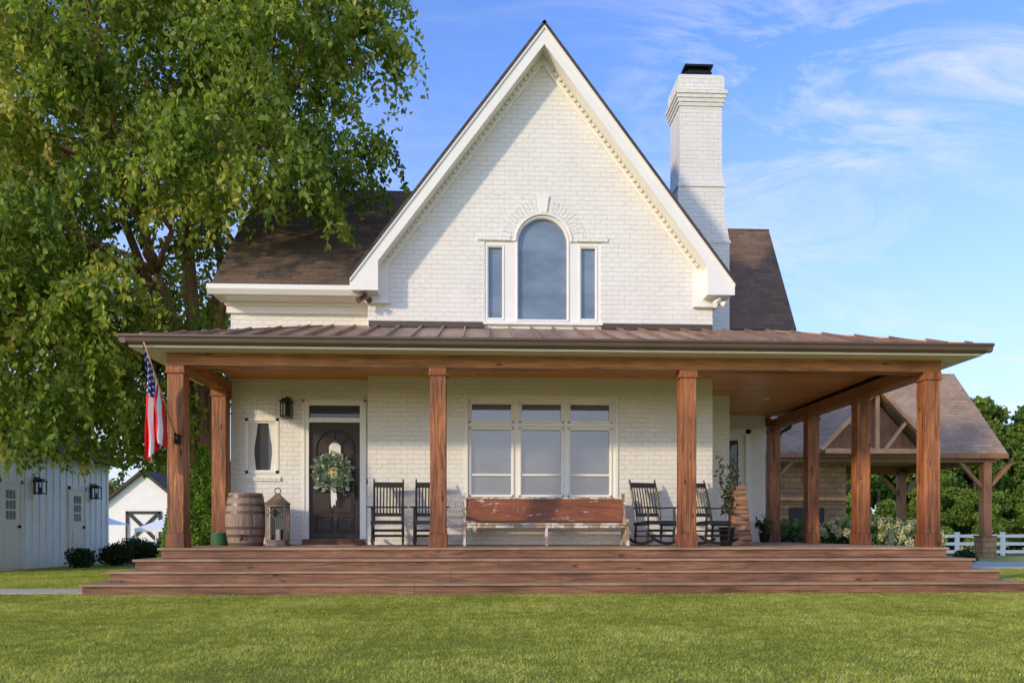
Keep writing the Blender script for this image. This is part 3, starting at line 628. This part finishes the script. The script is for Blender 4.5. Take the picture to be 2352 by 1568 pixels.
# wreath
wr=empty('wreath',(-2.61,DF-.05,1.95),'grey green eucalyptus wreath with white flowers hanging on the dark door','wreath')
n=1700; a=rng.random(n)*6.283; rr=.225+.075*rng.normal(size=n)*.8; Pn=np.stack([rr*np.cos(a),-.03+rng.normal(size=n)*.025,rr*np.sin(a)],1)
reg(bpy.data.objects.new('wreath_leaves',leafmesh('wreath_leaves',Pn,.095,'wreath',0.,.3)),wr,world=False)
mk(MB().tube([(.2*math.cos(2*math.pi*i/20),0,.2*math.sin(2*math.pi*i/20)) for i in range(21)],.03,6,False),'wreath_ring','bark',wr,world=False)
Pn=shell(240,(-.0,-.07,.0),(.09,.03,.10)); reg(bpy.data.objects.new('flower',leafmesh('flower',Pn,.05,'hyd',0,.4,np.ones(240))),wr,world=False)
mk(MB().prism([(-.04,-.22),(.04,-.22),(.05,-.60),(.02,-.56),(-.01,-.63),(-.035,-.58)],-.06,-.055,'y').prism([(0,-.2),(.05,-.2),(.075,-.50),(.03,-.47)],-.075,-.07,'y'),'ribbon','ribbon',wr,world=False)
# firewood stack
fwd=empty('firewood_stack',(4.60,13.35,D),'tapering stack of split firewood near the house corner','firewood')
z=0.0; lay=0
while z<.98:
    wd_=.21*(1-.62*z/1.0); hh=.075+.02*random.random(); sh=(random.random()-.5)*.03; an=(random.random()-.5)*.25
    k=MB(); q=[(-.11,0),(.11,0),(.125,hh*.5),(.09,hh*.95),(-.08,hh*.98),(-.12,hh*.45)]
    k.prism([(a_*(1-.5*z),b_) for a_,b_ in q],-wd_,wd_,'x'); o=mk(k,'firewood_log','log',fwd,world=False,bevel=.008); o.location=(sh,0,z); o.rotation_euler=(0,0,an+(0 if lay%2 else .3)); z+=hh; lay+=1
def potplant(name,loc,h,r,n,L,mat,label,cat,potr=.14,poth=.3,droop=0.,stems=6,potm='iron',group=None):
    e=empty(name,loc,label,cat,group=group)
    mk(MB().lathe([(potr*.75,0),(potr,poth),(potr*1.06,poth),(potr*1.06,poth+.02),(potr*.8,poth+.02),(potr*.7,poth-.04)],(0,0,0),20),'pot',potm,e,world=False)
    s_=MB(); Pn=[]
    for i in range(stems):
        a=random.random()*6.28; tx,ty=r*.8*math.cos(a),r*.8*math.sin(a); hz=h*(.6+.4*random.random())
        s_.tube([(0,0,poth-.03),(tx*.35,ty*.35,poth+(hz-poth)*.5),(tx,ty,hz)],[.008,.006,.003],5)
        for k in range(n//stems):
            t=.25+.8*random.random(); Pn.append((tx*t*t+random.gauss(0,r*.18),ty*t*t+random.gauss(0,r*.18),poth+(hz-poth)*t+random.gauss(0,.03)))
    mk(s_,'stem','bark',e,world=False); reg(bpy.data.objects.new('leaves',leafmesh('leaves',np.array(Pn),L,mat,droop,.18)),e,world=False); return e
potplant('potted_olive_tree',(4.36,13.3,D),1.65,.22,260,.10,'box','slender potted olive tree by the brick corner','plant')
potplant('potted_fern',(6.55,17.3,D),.55,.2,260,.10,'box','dark leafy potted plant beside the glazed door','plant',.13,.2)
# flag
fl=empty('flag',(-4.49,11.66,2.27),'american flag hanging limp from an angled pole on the porch post','flag')
A=Vector((-4.49,11.62,2.27)); Bt=Vector((-4.83,11.20,3.72))
pm_=MB(); pm_.tube([A,Bt],.012,8); pm_.lathe([(.005,-.02),(.025,0),(.005,.025)],tuple(Bt),10); o=mk(pm_,'flagpole','timberl',fl,smooth=True)
mk(MB().box(-4.53,-4.45,11.62,11.675,2.20,2.34).tube([A+Vector((0,.03,-.03)),A+(Bt-A)*.06],.02,8),'pole_bracket','iron',fl)
V_=[];F_=[];UV=[]; nu,nv=50,104
for j in range(nv+1):
    v_=j/nv; hp=A.lerp(Bt,.45+.50*v_)
    zend=1.98+.12*math.sin(v_*6.)+.10*(1-v_)
    for i in range(nu+1):
        u=i/nu; g_=min(1,u*3.0); g_=g_*g_*(3-2*g_)
        ph=v_*2*math.pi*2.2+.5+u*.6
        xt=-4.83+.01*u+.27*(1-v_)*(.85+.15*u)+.028*math.sin(ph); yt=11.33+.12*math.cos(ph)
        x=hp.x*(1-g_)+xt*g_+.008*math.sin(u*11+v_*9)*g_
        y=hp.y*(1-g_)+yt*g_
        z=hp.z*(1-u)+zend*u-.06*math.sin(math.pi*u)
        V_.append((x,y,z)); UV.append((u,v_))
for j in range(nv):
    for i in range(nu): F_.append((j*(nu+1)+i,j*(nu+1)+i+1,(j+1)*(nu+1)+i+1,(j+1)*(nu+1)+i))
me=bpy.data.meshes.new('flag_cloth'); me.from_pydata(V_,[],F_); me.materials.append(M['flag']); me.shade_smooth()
ul=me.uv_layers.new(name='UVMap')
for l in me.loops: ul.data[l.index].uv=UV[l.vertex_index]
reg(bpy.data.objects.new('flag_cloth',me),fl)
# ------------------------------------------------------------------ barn
bn=empty('white_barn',(-12.5,20,0),'white board and batten barn with two doors','barn')
w=MB(); BX=-10.85; BE=23.0; w.box(-17,BX,16.6,BE,0,2.95)
y=16.65
while y<BE-.05: w.box(BX,BX+.022,y,y+.045,0,2.8); y+=.31
x=BX-.1
while x>-17: w.box(x-.045,x,16.578,16.6,0,2.9); x-=.31
w.box(BX,BX+.03,16.6,BE,2.8,2.95)
w.prism([(-17,2.95),(BX,2.95),((-17+BX)/2,5.6)],16.6,BE,'y')
mk(w,'wall','batten',bn)
rf=MB(); xc=(-17+BX)/2; rf.slab([(BX+.4,16.2,2.82),(xc,16.2,5.72),(xc,BE+.3,5.72),(BX+.4,BE+.3,2.82)],.08); rf.slab([(-17.4,16.2,2.82),(xc,16.2,5.72),(xc,BE+.3,5.72),(-17.4,BE+.3,2.82)],.08)
mk(rf,'roof','shingle_y',bn)
for y0 in (17.85,20.8):
    dd_=MB(); dd_.box(BX+.002,BX+.035,y0,y0+.75,.05,2.02); 
    for q in (y0-.08,y0+.75): dd_.box(BX+.002,BX+.05,q,q+.08,.03,2.1)
    dd_.box(BX+.002,BX+.05,y0-.08,y0+.83,2.02,2.12)
    for za,zb in ((.15,.5),(.55,.95)): dd_.box(BX+.035,BX+.045,y0+.12,y0+.63,za,zb)
    dr=mk(dd_,'door','cream',bn)
    g_=MB()
    for i in range(3):
        for j in range(3): g_.box(BX+.036,BX+.04,y0+.19+i*.13,y0+.29+i*.13,1.18+j*.24,1.38+j*.24)
    mk(g_,'door_glass','glass',dr); mk(MB().box(BX+.035,BX+.09,y0+.66,y0+.69,.98,1.05),'handle','iron',dr)
for y0 in (19.2,21.95):
    L=MB(); lamp(L,BX,y0,1.85,1.3,'x'); mk(L,'wall_lamp','iron',bn)
# distant barn
db=empty('distant_barn',(-19,46,-1),'distant white barn with crossed door','barn')
w=MB(); z0=-1.1; w.box(-21.5,-17.0,45,53,z0,2.6); w.prism([(-21.5,2.6),(-17.0,2.6),(-19.25,4.4)],45,53,'y'); mk(w,'wall','batten',db)
mk(MB().slab([(-16.7,44.7,2.4),(-19.25,44.7,4.5),(-19.25,53,4.5),(-16.7,53,2.4)],.16).slab([(-21.8,44.7,2.4),(-19.25,44.7,4.5),(-19.25,53,4.5),(-21.8,53,2.4)],.16),'roof','shingle_y',db)
mk(MB().beam((-20.1,44.95,.3),(-18.4,44.95,2.0),.03,.18).beam((-20.1,44.95,2.0),(-18.4,44.95,.3),.03,.18).box(-20.2,-18.3,44.92,44.99,.2,.35).box(-20.2,-18.3,44.92,44.99,1.95,2.1).box(-20.25,-20.1,44.92,44.99,.2,2.1).box(-18.4,-18.25,44.92,44.99,.2,2.1),'door','black',db)
for i,(x,y) in enumerate(((-17.8,36),(-15.2,38.5))):
    ct=empty('canopy_tent',(x,y,gz(x,y)),'white canopy tent standing on distant grass','tent',group='white canopy tents')
    mk(MB().add([(-1.2,-1.2,1.6),(1.2,-1.2,1.6),(1.2,1.2,1.6),(-1.2,1.2,1.6),(0,0,2.2)],[(0,1,4),(1,2,4),(2,3,4),(3,0,4)]).add([(-1.2,-1.2,1.6),(1.2,-1.2,1.6),(1.2,-1.2,1.45),(-1.2,-1.2,1.45)],[(0,1,2,3)]),'canopy_top','canopy',ct,world=False)
    for a in (-1.17,1.17):
        for b_ in (-1.17,1.17): mk(MB().box(a-.025,a+.025,b_-.025,b_+.025,0,1.6),'leg','canopy',ct,world=False)
# ------------------------------------------------------------------ pavilion
pv=empty('timber_pavilion',(14,27.5,0),'timber pavilion with shingle roof and gabled truss','pavilion')
rf=MB(); 
rf.slab([(9.4,25.6,3.60),(18.2,25.6,3.60),(18.2,28.6,6.95),(9.4,28.6,6.95)],.10); rf.slab([(9.4,31.6,3.60),(18.2,31.6,3.60),(18.2,28.6,6.95),(9.4,28.6,6.95)],.10)
DX=13.35; rf.slab([(DX-2.0,25.1,3.60),(DX,25.1,5.75),(DX,27.6,5.85),(DX-2.0,25.7,3.70)],.10); rf.slab([(DX+2.0,25.1,3.60),(DX,25.1,5.75),(DX,27.6,5.85),(DX+2.0,25.7,3.70)],.10)
mk(rf,'roof','shingle_g',pv)
for q in ((17.9,17.95),(9.6,9.65)): mk(MB().prism([(25.9,3.6),(31.3,3.6),(28.6,6.7)],q[0],q[1],'x'),'gable_end','timber',pv)
mk(MB().beam((DX-1.95,25.06,3.62),(DX,25.06,5.66),.10,.20,(0,1,0)).beam((DX+1.95,25.06,3.62),(DX,25.06,5.66),.10,.20,(0,1,0)),'gable_rafter','timberl',pv)
mk(MB().beam((DX-.95,25.12,4.55),(DX-.25,25.12,3.65),.1,.13,(0,1,0)).beam((DX+.95,25.12,4.55),(DX+.25,25.12,3.65),.1,.13,(0,1,0)).box(DX-.07,DX+.07,25.1,25.2,3.6,5.5).beam((DX-1.8,25.11,3.6),(DX+1.8,25.11,3.6),.1,.16),'gable_truss','timberl',pv)
mk(MB().prism([(DX-1.8,3.5),(DX+1.8,3.5),(DX,5.5)],25.5,25.54,'y'),'gable_infill','timber',pv)
mk(MB().box(9.7,17.9,25.75,26.0,3.30,3.58).box(9.7,17.9,31.2,31.45,3.30,3.58).box(17.7,17.95,26,31.2,3.30,3.58).box(9.7,9.95,26,31.2,3.30,3.58).box(9.4,18.2,25.55,25.60,3.42,3.60),'beam','timber',pv)
mk(MB().box(9.7,17.9,25.8,31.4,3.59,3.62),'ceiling','timber',pv)
for i,(x,y) in enumerate(((17.6,25.9),(15.0,31.2),(17.6,31.2),(9.85,25.9))):
    mk(MB().box(x-.14,x+.14,y-.14,y+.14,.75,3.4),'post','timber',pv); mk(MB().box(x-.24,x+.24,y-.24,y+.24,-.3,.72).box(x-.27,x+.27,y-.27,y+.27,.72,.77),'pier','stone',pv)
    k=MB()
    for sg in (-1,1): k.beam((x,y,2.3),(x+sg*.95,y,3.35),.12,.12,(0,1,0))
    mk(k,'brace','timber',pv)
sf=empty('stone_fireplace',(11.8,27,0),'outdoor stone fireplace with dark firebox under the pavilion','fireplace')
mk(MB().box(10.6,13.0,26.6,27.5,-.1,3.3),'chimney_breast','stone',sf); mk(MB().box(10.95,12.2,26.56,26.6,.75,1.75),'firebox','asph',sf); mk(MB().box(10.6,13.0,26.45,26.6,2.0,2.12),'mantel','timberl',sf)
def fence(x0,n,y0,zb,loc,label):
    fn=empty('white_fence',loc,label,'fence'); k=MB()
    for i in range(n):
        x=x0+i*2.4; k.box(x-.08,x+.08,y0,y0+.16,zb,zb+1.35); k.box(x-.10,x+.10,y0-.02,y0+.18,zb+1.35,zb+1.4)
    mk(k,'fence_posts','white',fn); k=MB()
    for z in (.4,.8,1.2): k.box(x0,x0+(n-1)*2.4,y0+.05,y0+.09,zb+z-.08,zb+z+.08)
    mk(k,'fence_rails','white',fn)
fence(22,12,38,gz(0,38),(30,38,-.5),'white rail fence across the far grass')
fence(-30,8,41.5,-1.0,(-22,41,-1),'white rail fence before the distant barn')
# ------------------------------------------------------------------ vegetation
def interp(z,tab): return float(np.interp(z,[a for a,_ in tab],[b for _,b in tab]))
XR=[(1.9,-6.3),(3.13,-6.0),(3.95,-5.4),(4.7,-5.0),(5.36,-4.8),(5.86,-4.1),(6.5,-3.2),(6.85,-2.5),(7.34,-1.8),(7.6,-1.5),(8.25,-1.35),(9.0,-1.8),(9.66,-1.2),(10.2,-1.0),(11,-.8),(12,-1.2),(13.5,-2.5),(15,-5.5)]
XL=[(1.9,-10.6),(3,-11.6),(5,-12.6),(9,-13.0),(12,-12.4),(15,-8.5)]
tree=empty('birch_tree',(-6.0,16.4,0),'large leafy river birch spreading over the house roof','tree')
cl_=[]; tries=0
while len(cl_)<345 and tries<40000:
    tries+=1; z=random.uniform(2.6,14.3); xr=interp(z,XR)-.35; xl=interp(z,XL)+.5
    if xl>xr: continue
    x=random.uniform(xl,xr); cx=(xl+xr)/2; hw=(xr-xl)/2+.01
    yh_=3.3*math.sqrt(max(0.12,1-((x-cx)/hw)**2*.75)); y=random.uniform(16.0-yh_,16.4+yh_*.8)
    if x>-5.4:
        y=random.uniform(12.7,16.5)
        if z<5.5+max(0,.98*(y-13.5))+.4: continue
    if x<-9.8 and z<5.3 and y>16.0: 
        if z<3.6+ (BX-x)*.8: continue
    if z<4.2 and x>-6.3: continue
    if x<-8 and z<3.3: continue
    if any((x-a)**2+(y-b_)**2+(z-c_)**2<.34 for a,b_,c_ in cl_): continue
    cl_.append((x,y,z))
Ps=[];Ts=[]
for (x,y,z) in cl_:
    n=int(random.uniform(220,410)); r=random.uniform(.40,.78)
    low=z<4.5
    p=shell(n,(x,y,z),(r,r,r*(1.1 if low else .75)),.5)
    d2=(p[:,0]-x)**2+(p[:,1]-y)**2; p[:,2]-=d2*.8
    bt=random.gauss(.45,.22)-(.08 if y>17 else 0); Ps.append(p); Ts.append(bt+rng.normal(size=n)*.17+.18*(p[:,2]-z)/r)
    for _ in range(14):
        a=random.random()*6.28; q0=np.array([x+math.cos(a)*r*.95,y+math.sin(a)*r*.95,z-random.random()*.3]); ln=random.uniform(.4,1.1); m_=18
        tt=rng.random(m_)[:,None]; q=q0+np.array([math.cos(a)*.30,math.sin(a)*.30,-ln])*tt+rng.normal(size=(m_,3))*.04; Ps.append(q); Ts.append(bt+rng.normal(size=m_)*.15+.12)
Pn=np.concatenate(Ps);Tn=np.concatenate(Ts)
x_,y_,z_=Pn[:,0],Pn[:,1],Pn[:,2]
bad=((x_>-4.75)&(y_>13.4)&(z_<5.3+.98*np.maximum(0,y_-13.4)-np.maximum(0,y_-16.6)*1.96+.12))|((x_>-5.4)&(y_<14.4)&(z_<4.9)&(y_>10))|((x_>-2.3)&(y_>13.1)&(z_<9.72-1.325*np.abs(x_-1.136)+.1))|((x_<-10.4)&(y_>16.1)&(z_<2.9+np.minimum((-10.4-x_)*.83,2.9)))|(z_<2.15+.25*np.sin(x_*3.1)+.15*np.sin(x_*7.7))
Pn=Pn[~bad];Tn=Tn[~bad]
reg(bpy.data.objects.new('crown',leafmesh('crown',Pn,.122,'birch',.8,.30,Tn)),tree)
tk=MB()
def wig(a,b_,n,amp):
    a=Vector(a);b_=Vector(b_); out=[]
    for i in range(n+1):
        t=i/n; p=a.lerp(b_,t)+Vector((random.gauss(0,amp),random.gauss(0,amp),0))*math.sin(math.pi*t); p.z+=.25*math.sin(math.pi*t)*(b_-a).length*.15; out.append(p)
    return out
base=Vector((-5.75,16.9,0)); stems=[]
for tx,ty,tz,r0,bx in ((-6.3,16.6,13,.19,-.05),(-3.2,15.8,12.0,.13,.10),(-9.2,16.2,11.5,.13,-.2),(-7.6,14.6,11,.11,-.1),(-5.2,17.5,12.5,.12,.08)):
    pts=[base+Vector((bx,0,0)),base+Vector((bx*1.4-.05,0,2.2)),base+Vector((bx*2.2-.25,0,4.4))]
    end=Vector((tx,ty,tz)); 
    for i in range(1,8):
        t=i/7; p=pts[2].lerp(end,t) ; p+=Vector((random.gauss(0,.12),random.gauss(0,.1),0))*math.sin(math.pi*t); p.x+= -math.sin(math.pi*t)*(tx-pts[2].x)*.12; pts.append(p)
    rad=[r0*(1-.85*i/(len(pts)-1))+.015 for i in range(len(pts))]; tk.tube(pts,rad,10); stems.append((pts,rad))
trunk=mk(tk,'trunk','bark',tree,smooth=True)
lb=MB()
for (x,y,z) in random.sample(cl_,170):
    best=None
    for pts,rad in stems:
        for i in range(2,len(pts)-1):
            if pts[i].z<z-.2:
                dd=(pts[i]-Vector((x,y,z))).length
                if best is None or dd<best[0]: best=(dd,pts[i],rad[i])
    if best is None or best[0]>5.5: continue
    p=wig(best[1],(x,y,z),6,.14); r0=min(best[2]*.7,.018+.011*best[0]); lb.tube(p,[r0*(1-.8*i/6)+.006 for i in range(7)],6)
mk(lb,'branch','bark',tree,smooth=True)
def gentree(name,h,w,n,L,mat,label,cat='tree',group=None):
    e=empty(name,(0,0,0),label,cat,group=group)
    P_=[];T_=[]
    for i in range(26):
        z=h*(.12+.80*random.random()); ww=w*math.sqrt(max(.05,1-((z/h-.45)/.58)**2)); a=random.random()*6.28; q=ww*math.sqrt(random.random())*.8
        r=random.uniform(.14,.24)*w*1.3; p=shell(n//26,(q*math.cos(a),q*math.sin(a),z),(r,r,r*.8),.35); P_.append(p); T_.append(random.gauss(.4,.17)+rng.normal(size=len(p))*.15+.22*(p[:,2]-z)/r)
    P_=np.concatenate(P_);T_=np.concatenate(T_)
    me_=leafmesh('crown',P_,L,mat,.3,.38,T_); c_=bpy.data.objects.new('crown',me_); reg(c_,e,world=False)
    t_=mk(MB().tube([(0,0,-.3),(.1,0,h*.3),(0,.1,h*.75)],[w*.06+.03,w*.045+.02,.03],8),'trunk','bark',e,world=False,smooth=True); return e,[c_,t_]
def copytree(e,parts,loc,s,rz):
    o=e.copy(); COL.objects.link(o)
    for p in parts: q=p.copy(); COL.objects.link(q); q.parent=o
    o.location=loc; o.scale=(s,s,s*random.uniform(.92,1.08)); o.rotation_euler=(0,0,rz); return o
G='woodland trees behind the pavilion'
e,pa=gentree('woodland_tree',13.5,4.8,16000,.34,'far','tall green woodland tree beyond the fence',group=G); e.location=(41,62,-1.15)
e2,pb=gentree('woodland_tree',12,5.2,16000,.36,'far','tall green woodland tree beyond the fence',group=G); e2.location=(46.5,60,-1.15)
for i,(x,y,s) in enumerate([(36.5,66,1.0),(32,60,.82),(27.5,62,.85),(23,60,.8),(51,66,1.05),(57,64,1.1),(43.5,70,1.05),(38.5,58,.72),(48.5,57,.6),(29,57,.6),(19,64,.8),(34.5,57,.6),(43.5,57,.70),(54,58,.6),(14,66,.85),(64,66,1.1),(36.5,60,.8),(41,68,1.1),(39,63,.95),(45,64,.95),(31,66,.9),(25,66,.9),(41.5,55,.5),(46,55,.5),(36.5,54,.42),(32.5,55,.42)]):
    copytree(*( (e,pa) if i%2 else (e2,pb)),(x,y,-1.15),s,random.random()*6)
G2='distant trees beyond the white barns'
e3,pc=gentree('distant_tree',5.5,2.6,7000,.26,'farl','pale yellow green distant tree',group=G2); e3.location=(-24.5,52,-1.15)
for x,y,s in ((-30,56,1.15),(-22.5,58,1.3),(-18,60,1.4),(-14,58,1.25),(-35,60,1.4),(-27.5,50,.7),(-11,60,1.3)): copytree(e3,pc,(x,y,-1.15),s,random.random()*6)
def cone(name,loc,h,w,n,mat,label,cat,L=.06,group=None):
    e=empty(name,loc,label,cat,group=group); z=h*rng.random(n)**1.15; a=rng.random(n)*6.283
    prof=np.interp(z/h,[0,.15,.4,.8,1],[.75,1,.95,.5,.03])*w; lump=1+.13*np.sin(a*5+z*6)+.1*np.sin(a*3-z*9)
    rr=prof*lump*(.6+.4*rng.random(n)**.4); P_=np.stack([rr*np.cos(a),rr*np.sin(a),z+.03],1)
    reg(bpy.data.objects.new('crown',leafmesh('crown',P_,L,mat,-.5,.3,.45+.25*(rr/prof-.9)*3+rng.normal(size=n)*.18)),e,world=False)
    mk(MB().tube([(0,0,-.05),(0,0,h*.7)],[.05,.015],6),'trunk','bark',e,world=False); return e
cone('arborvitae',(-5.40,15.3,0),2.5,.38,14000,'arb','tall narrow evergreen beside the porch','shrub',.07)
cone('arborvitae',(-6.12,15.7,0),1.5,.24,6000,'arb','short evergreen shrub beside the porch','shrub',.06)
def bush(name,loc,r,n,L,mat,label,cat='shrub',group=None,flat=.85):
    e=empty(name,loc,label,cat,group=group); P_=[];T_=[]
    for i in range(12):
        a=random.random()*6.28;q=r*.5*random.random(); cc=(q*math.cos(a),q*math.sin(a),r*flat*(.45+.5*random.random())); p=shell(n//12,cc,(r*.55,r*.55,r*.5*flat),.35)
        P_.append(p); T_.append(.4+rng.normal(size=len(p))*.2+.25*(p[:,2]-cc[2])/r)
    P_=np.concatenate(P_);T_=np.concatenate(T_); P_[:,2]=np.abs(P_[:,2])
    reg(bpy.data.objects.new('leaves',leafmesh('leaves',P_,L,mat,-.1,.35,T_)),e,world=False)
    k=MB()
    for i in range(5): a=random.random()*6.28; k.tube([(0,0,-.03),(r*.3*math.cos(a),r*.3*math.sin(a),r*.6)],[.02,.008],5)
    mk(k,'stem','bark',e,world=False); return e
for x,y,r in ((-9.95,19.6,.42),(-9.6,20.6,.52),(-9.0,21.3,.5),(-8.7,22.2,.55),(-9.9,22.6,.6)): bush('boxwood_shrub',(x,y,0),r,4500,.06,'box','rounded dark green shrub beside the barn',group='dark shrubs by the barn')
def hydrangea(loc,r):
    e=bush('hydrangea_bush',loc,r,2600,.10,'fern','leafy hydrangea bush with cream flower heads beside the porch',group='hydrangeas beside the porch')
    P_=[];
    for i in range(30):
        a=random.random()*6.28; b_=random.random()**.6*1.3; cc=(r*.95*math.cos(a)*math.sin(b_),r*.95*math.sin(a)*math.sin(b_),r*.55+r*.55*math.cos(b_)); P_.append(shell(110,cc,(.075,.075,.11),.3))
    P_=np.concatenate(P_); n=len(P_); reg(bpy.data.objects.new('flower',leafmesh('flower',P_,.035,'hyd',0,.45,.55+.45*rng.random(n))),e,world=False)
for x,y,r in ((8.35,17.3,.75),(8.75,16.2,.78),(9.3,16.6,.74),(9.9,17.2,.7),(8.6,14.9,.6)): hydrangea((x,y,0.2),r*1.1)
for x,y,r in ((8.1,19.0,1.05),(8.9,19.4,.9),(9.9,23.5,.9),(12.6,23.5,.6)): bush('garden_bush',(x,y,0),r,3500,.12,'fern','loose green garden bush beside the porch',group='garden bushes by the porch')
bush('planter_shrub',(13.15,20.2,.03),.33,1500,.08,'box','small dark shrub near the stone pier')
# ------------------------------------------------------------------ world, sun, camera
EL=18.; AZM=50.
sd=Vector((-math.sin(R(AZM))*math.cos(R(EL)),-math.cos(R(AZM))*math.cos(R(EL)),math.sin(R(EL))))
sun=bpy.data.lights.new('sun','SUN'); sun.energy=2.7; sun.angle=R(3.); sun.color=(1,.80,.54)
so_=bpy.data.objects.new('sun',sun); COL.objects.link(so_); so_.rotation_euler=sd.to_track_quat('Z','Y').to_euler()
wd=bpy.data.worlds.new('World'); sc.world=wd; wd.use_nodes=True; nt=wd.node_tree; bg=nt.nodes['Background']
sk=nd(nt,'ShaderNodeTexSky',sky_type='NISHITA'); sk.sun_disc=False; sk.sun_elevation=R(EL); sk.sun_rotation=math.atan2(sd.x,sd.y); sk.air_density=1.; sk.dust_density=.6; sk.ozone_density=1.5
tc=nd(nt,'ShaderNodeTexCoord').outputs['Generated']; s=nd(nt,'ShaderNodeSeparateXYZ'); lk(nt,tc,s.inputs[0])
den=math_(nt,'ADD',math_(nt,'MAXIMUM',s.outputs[2],0.),.22); cb=nd(nt,'ShaderNodeCombineXYZ'); lk(nt,math_(nt,'DIVIDE',s.outputs[0],den),cb.inputs[0]); lk(nt,math_(nt,'DIVIDE',s.outputs[1],den),cb.inputs[1])
mp=mapping(nt,cb.outputs[0],(1.3,3.0,1),(0,0,R(28)))
n1=noise(nt,mp,1.5,11,.66,1.1); n2=noise(nt,cb.outputs[0],1.0,3,.5)
rgt=ramp(nt,s.outputs[0],[(.10,(.25,.25,.25)),(.34,(1,1,1))])
msk=math_(nt,'MULTIPLY',math_(nt,'MULTIPLY',ramp(nt,n1.outputs[0],[(.46,(0,0,0)),(.70,(1,1,1))]),ramp(nt,n2.outputs[0],[(.34,(0,0,0)),(.54,(1,1,1))])),rgt)
hz=ramp(nt,s.outputs[2],[(0.,(.92,.92,.92)),(.12,(.70,.70,.70)),(.30,(.36,.36,.36)),(.50,(.10,.10,.10)),(.7,(0,0,0))])
dp=nd(nt,'ShaderNodeVectorMath',operation='DOT_PRODUCT'); lk(nt,tc,dp.inputs[0]); dp.inputs[1].default_value=tuple(sd)
hcol=ramp(nt,math_(nt,'MULTIPLY_ADD',dp.outputs['Value'],.5,.5),[(.35,(6.2/16,6.6/16,6.9/16)),(.60,(8.2/16,7.7/16,6.9/16)),(.80,(12/16,10.8/16,8.8/16)),(.97,(1.,.84,.60))])
hcol=mix(nt,hcol,(16.,16.,16.),1.,'MULTIPLY')
skc=mix(nt,sk.outputs[0],(1.05,1.65,2.85),1.,'MULTIPLY')
c1=mix(nt,skc,hcol,hz); c2=mix(nt,c1,(7.3,7.3,7.3),math_(nt,'MULTIPLY',msk,.85))
lk(nt,c2,bg.inputs['Color']); bg.inputs['Strength'].default_value=.13
cam=bpy.data.cameras.new('camera'); cam.lens=26.94; cam.sensor_width=36; cam.shift_y=.1862; cam.clip_end=3000
co=bpy.data.objects.new('camera',cam); COL.objects.link(co); co.location=(0,0,.88); co.rotation_euler=(R(90),0,R(-2.5)); sc.camera=co
sc.view_settings.view_transform='Standard'; sc.view_settings.look='None'; sc.view_settings.exposure=0
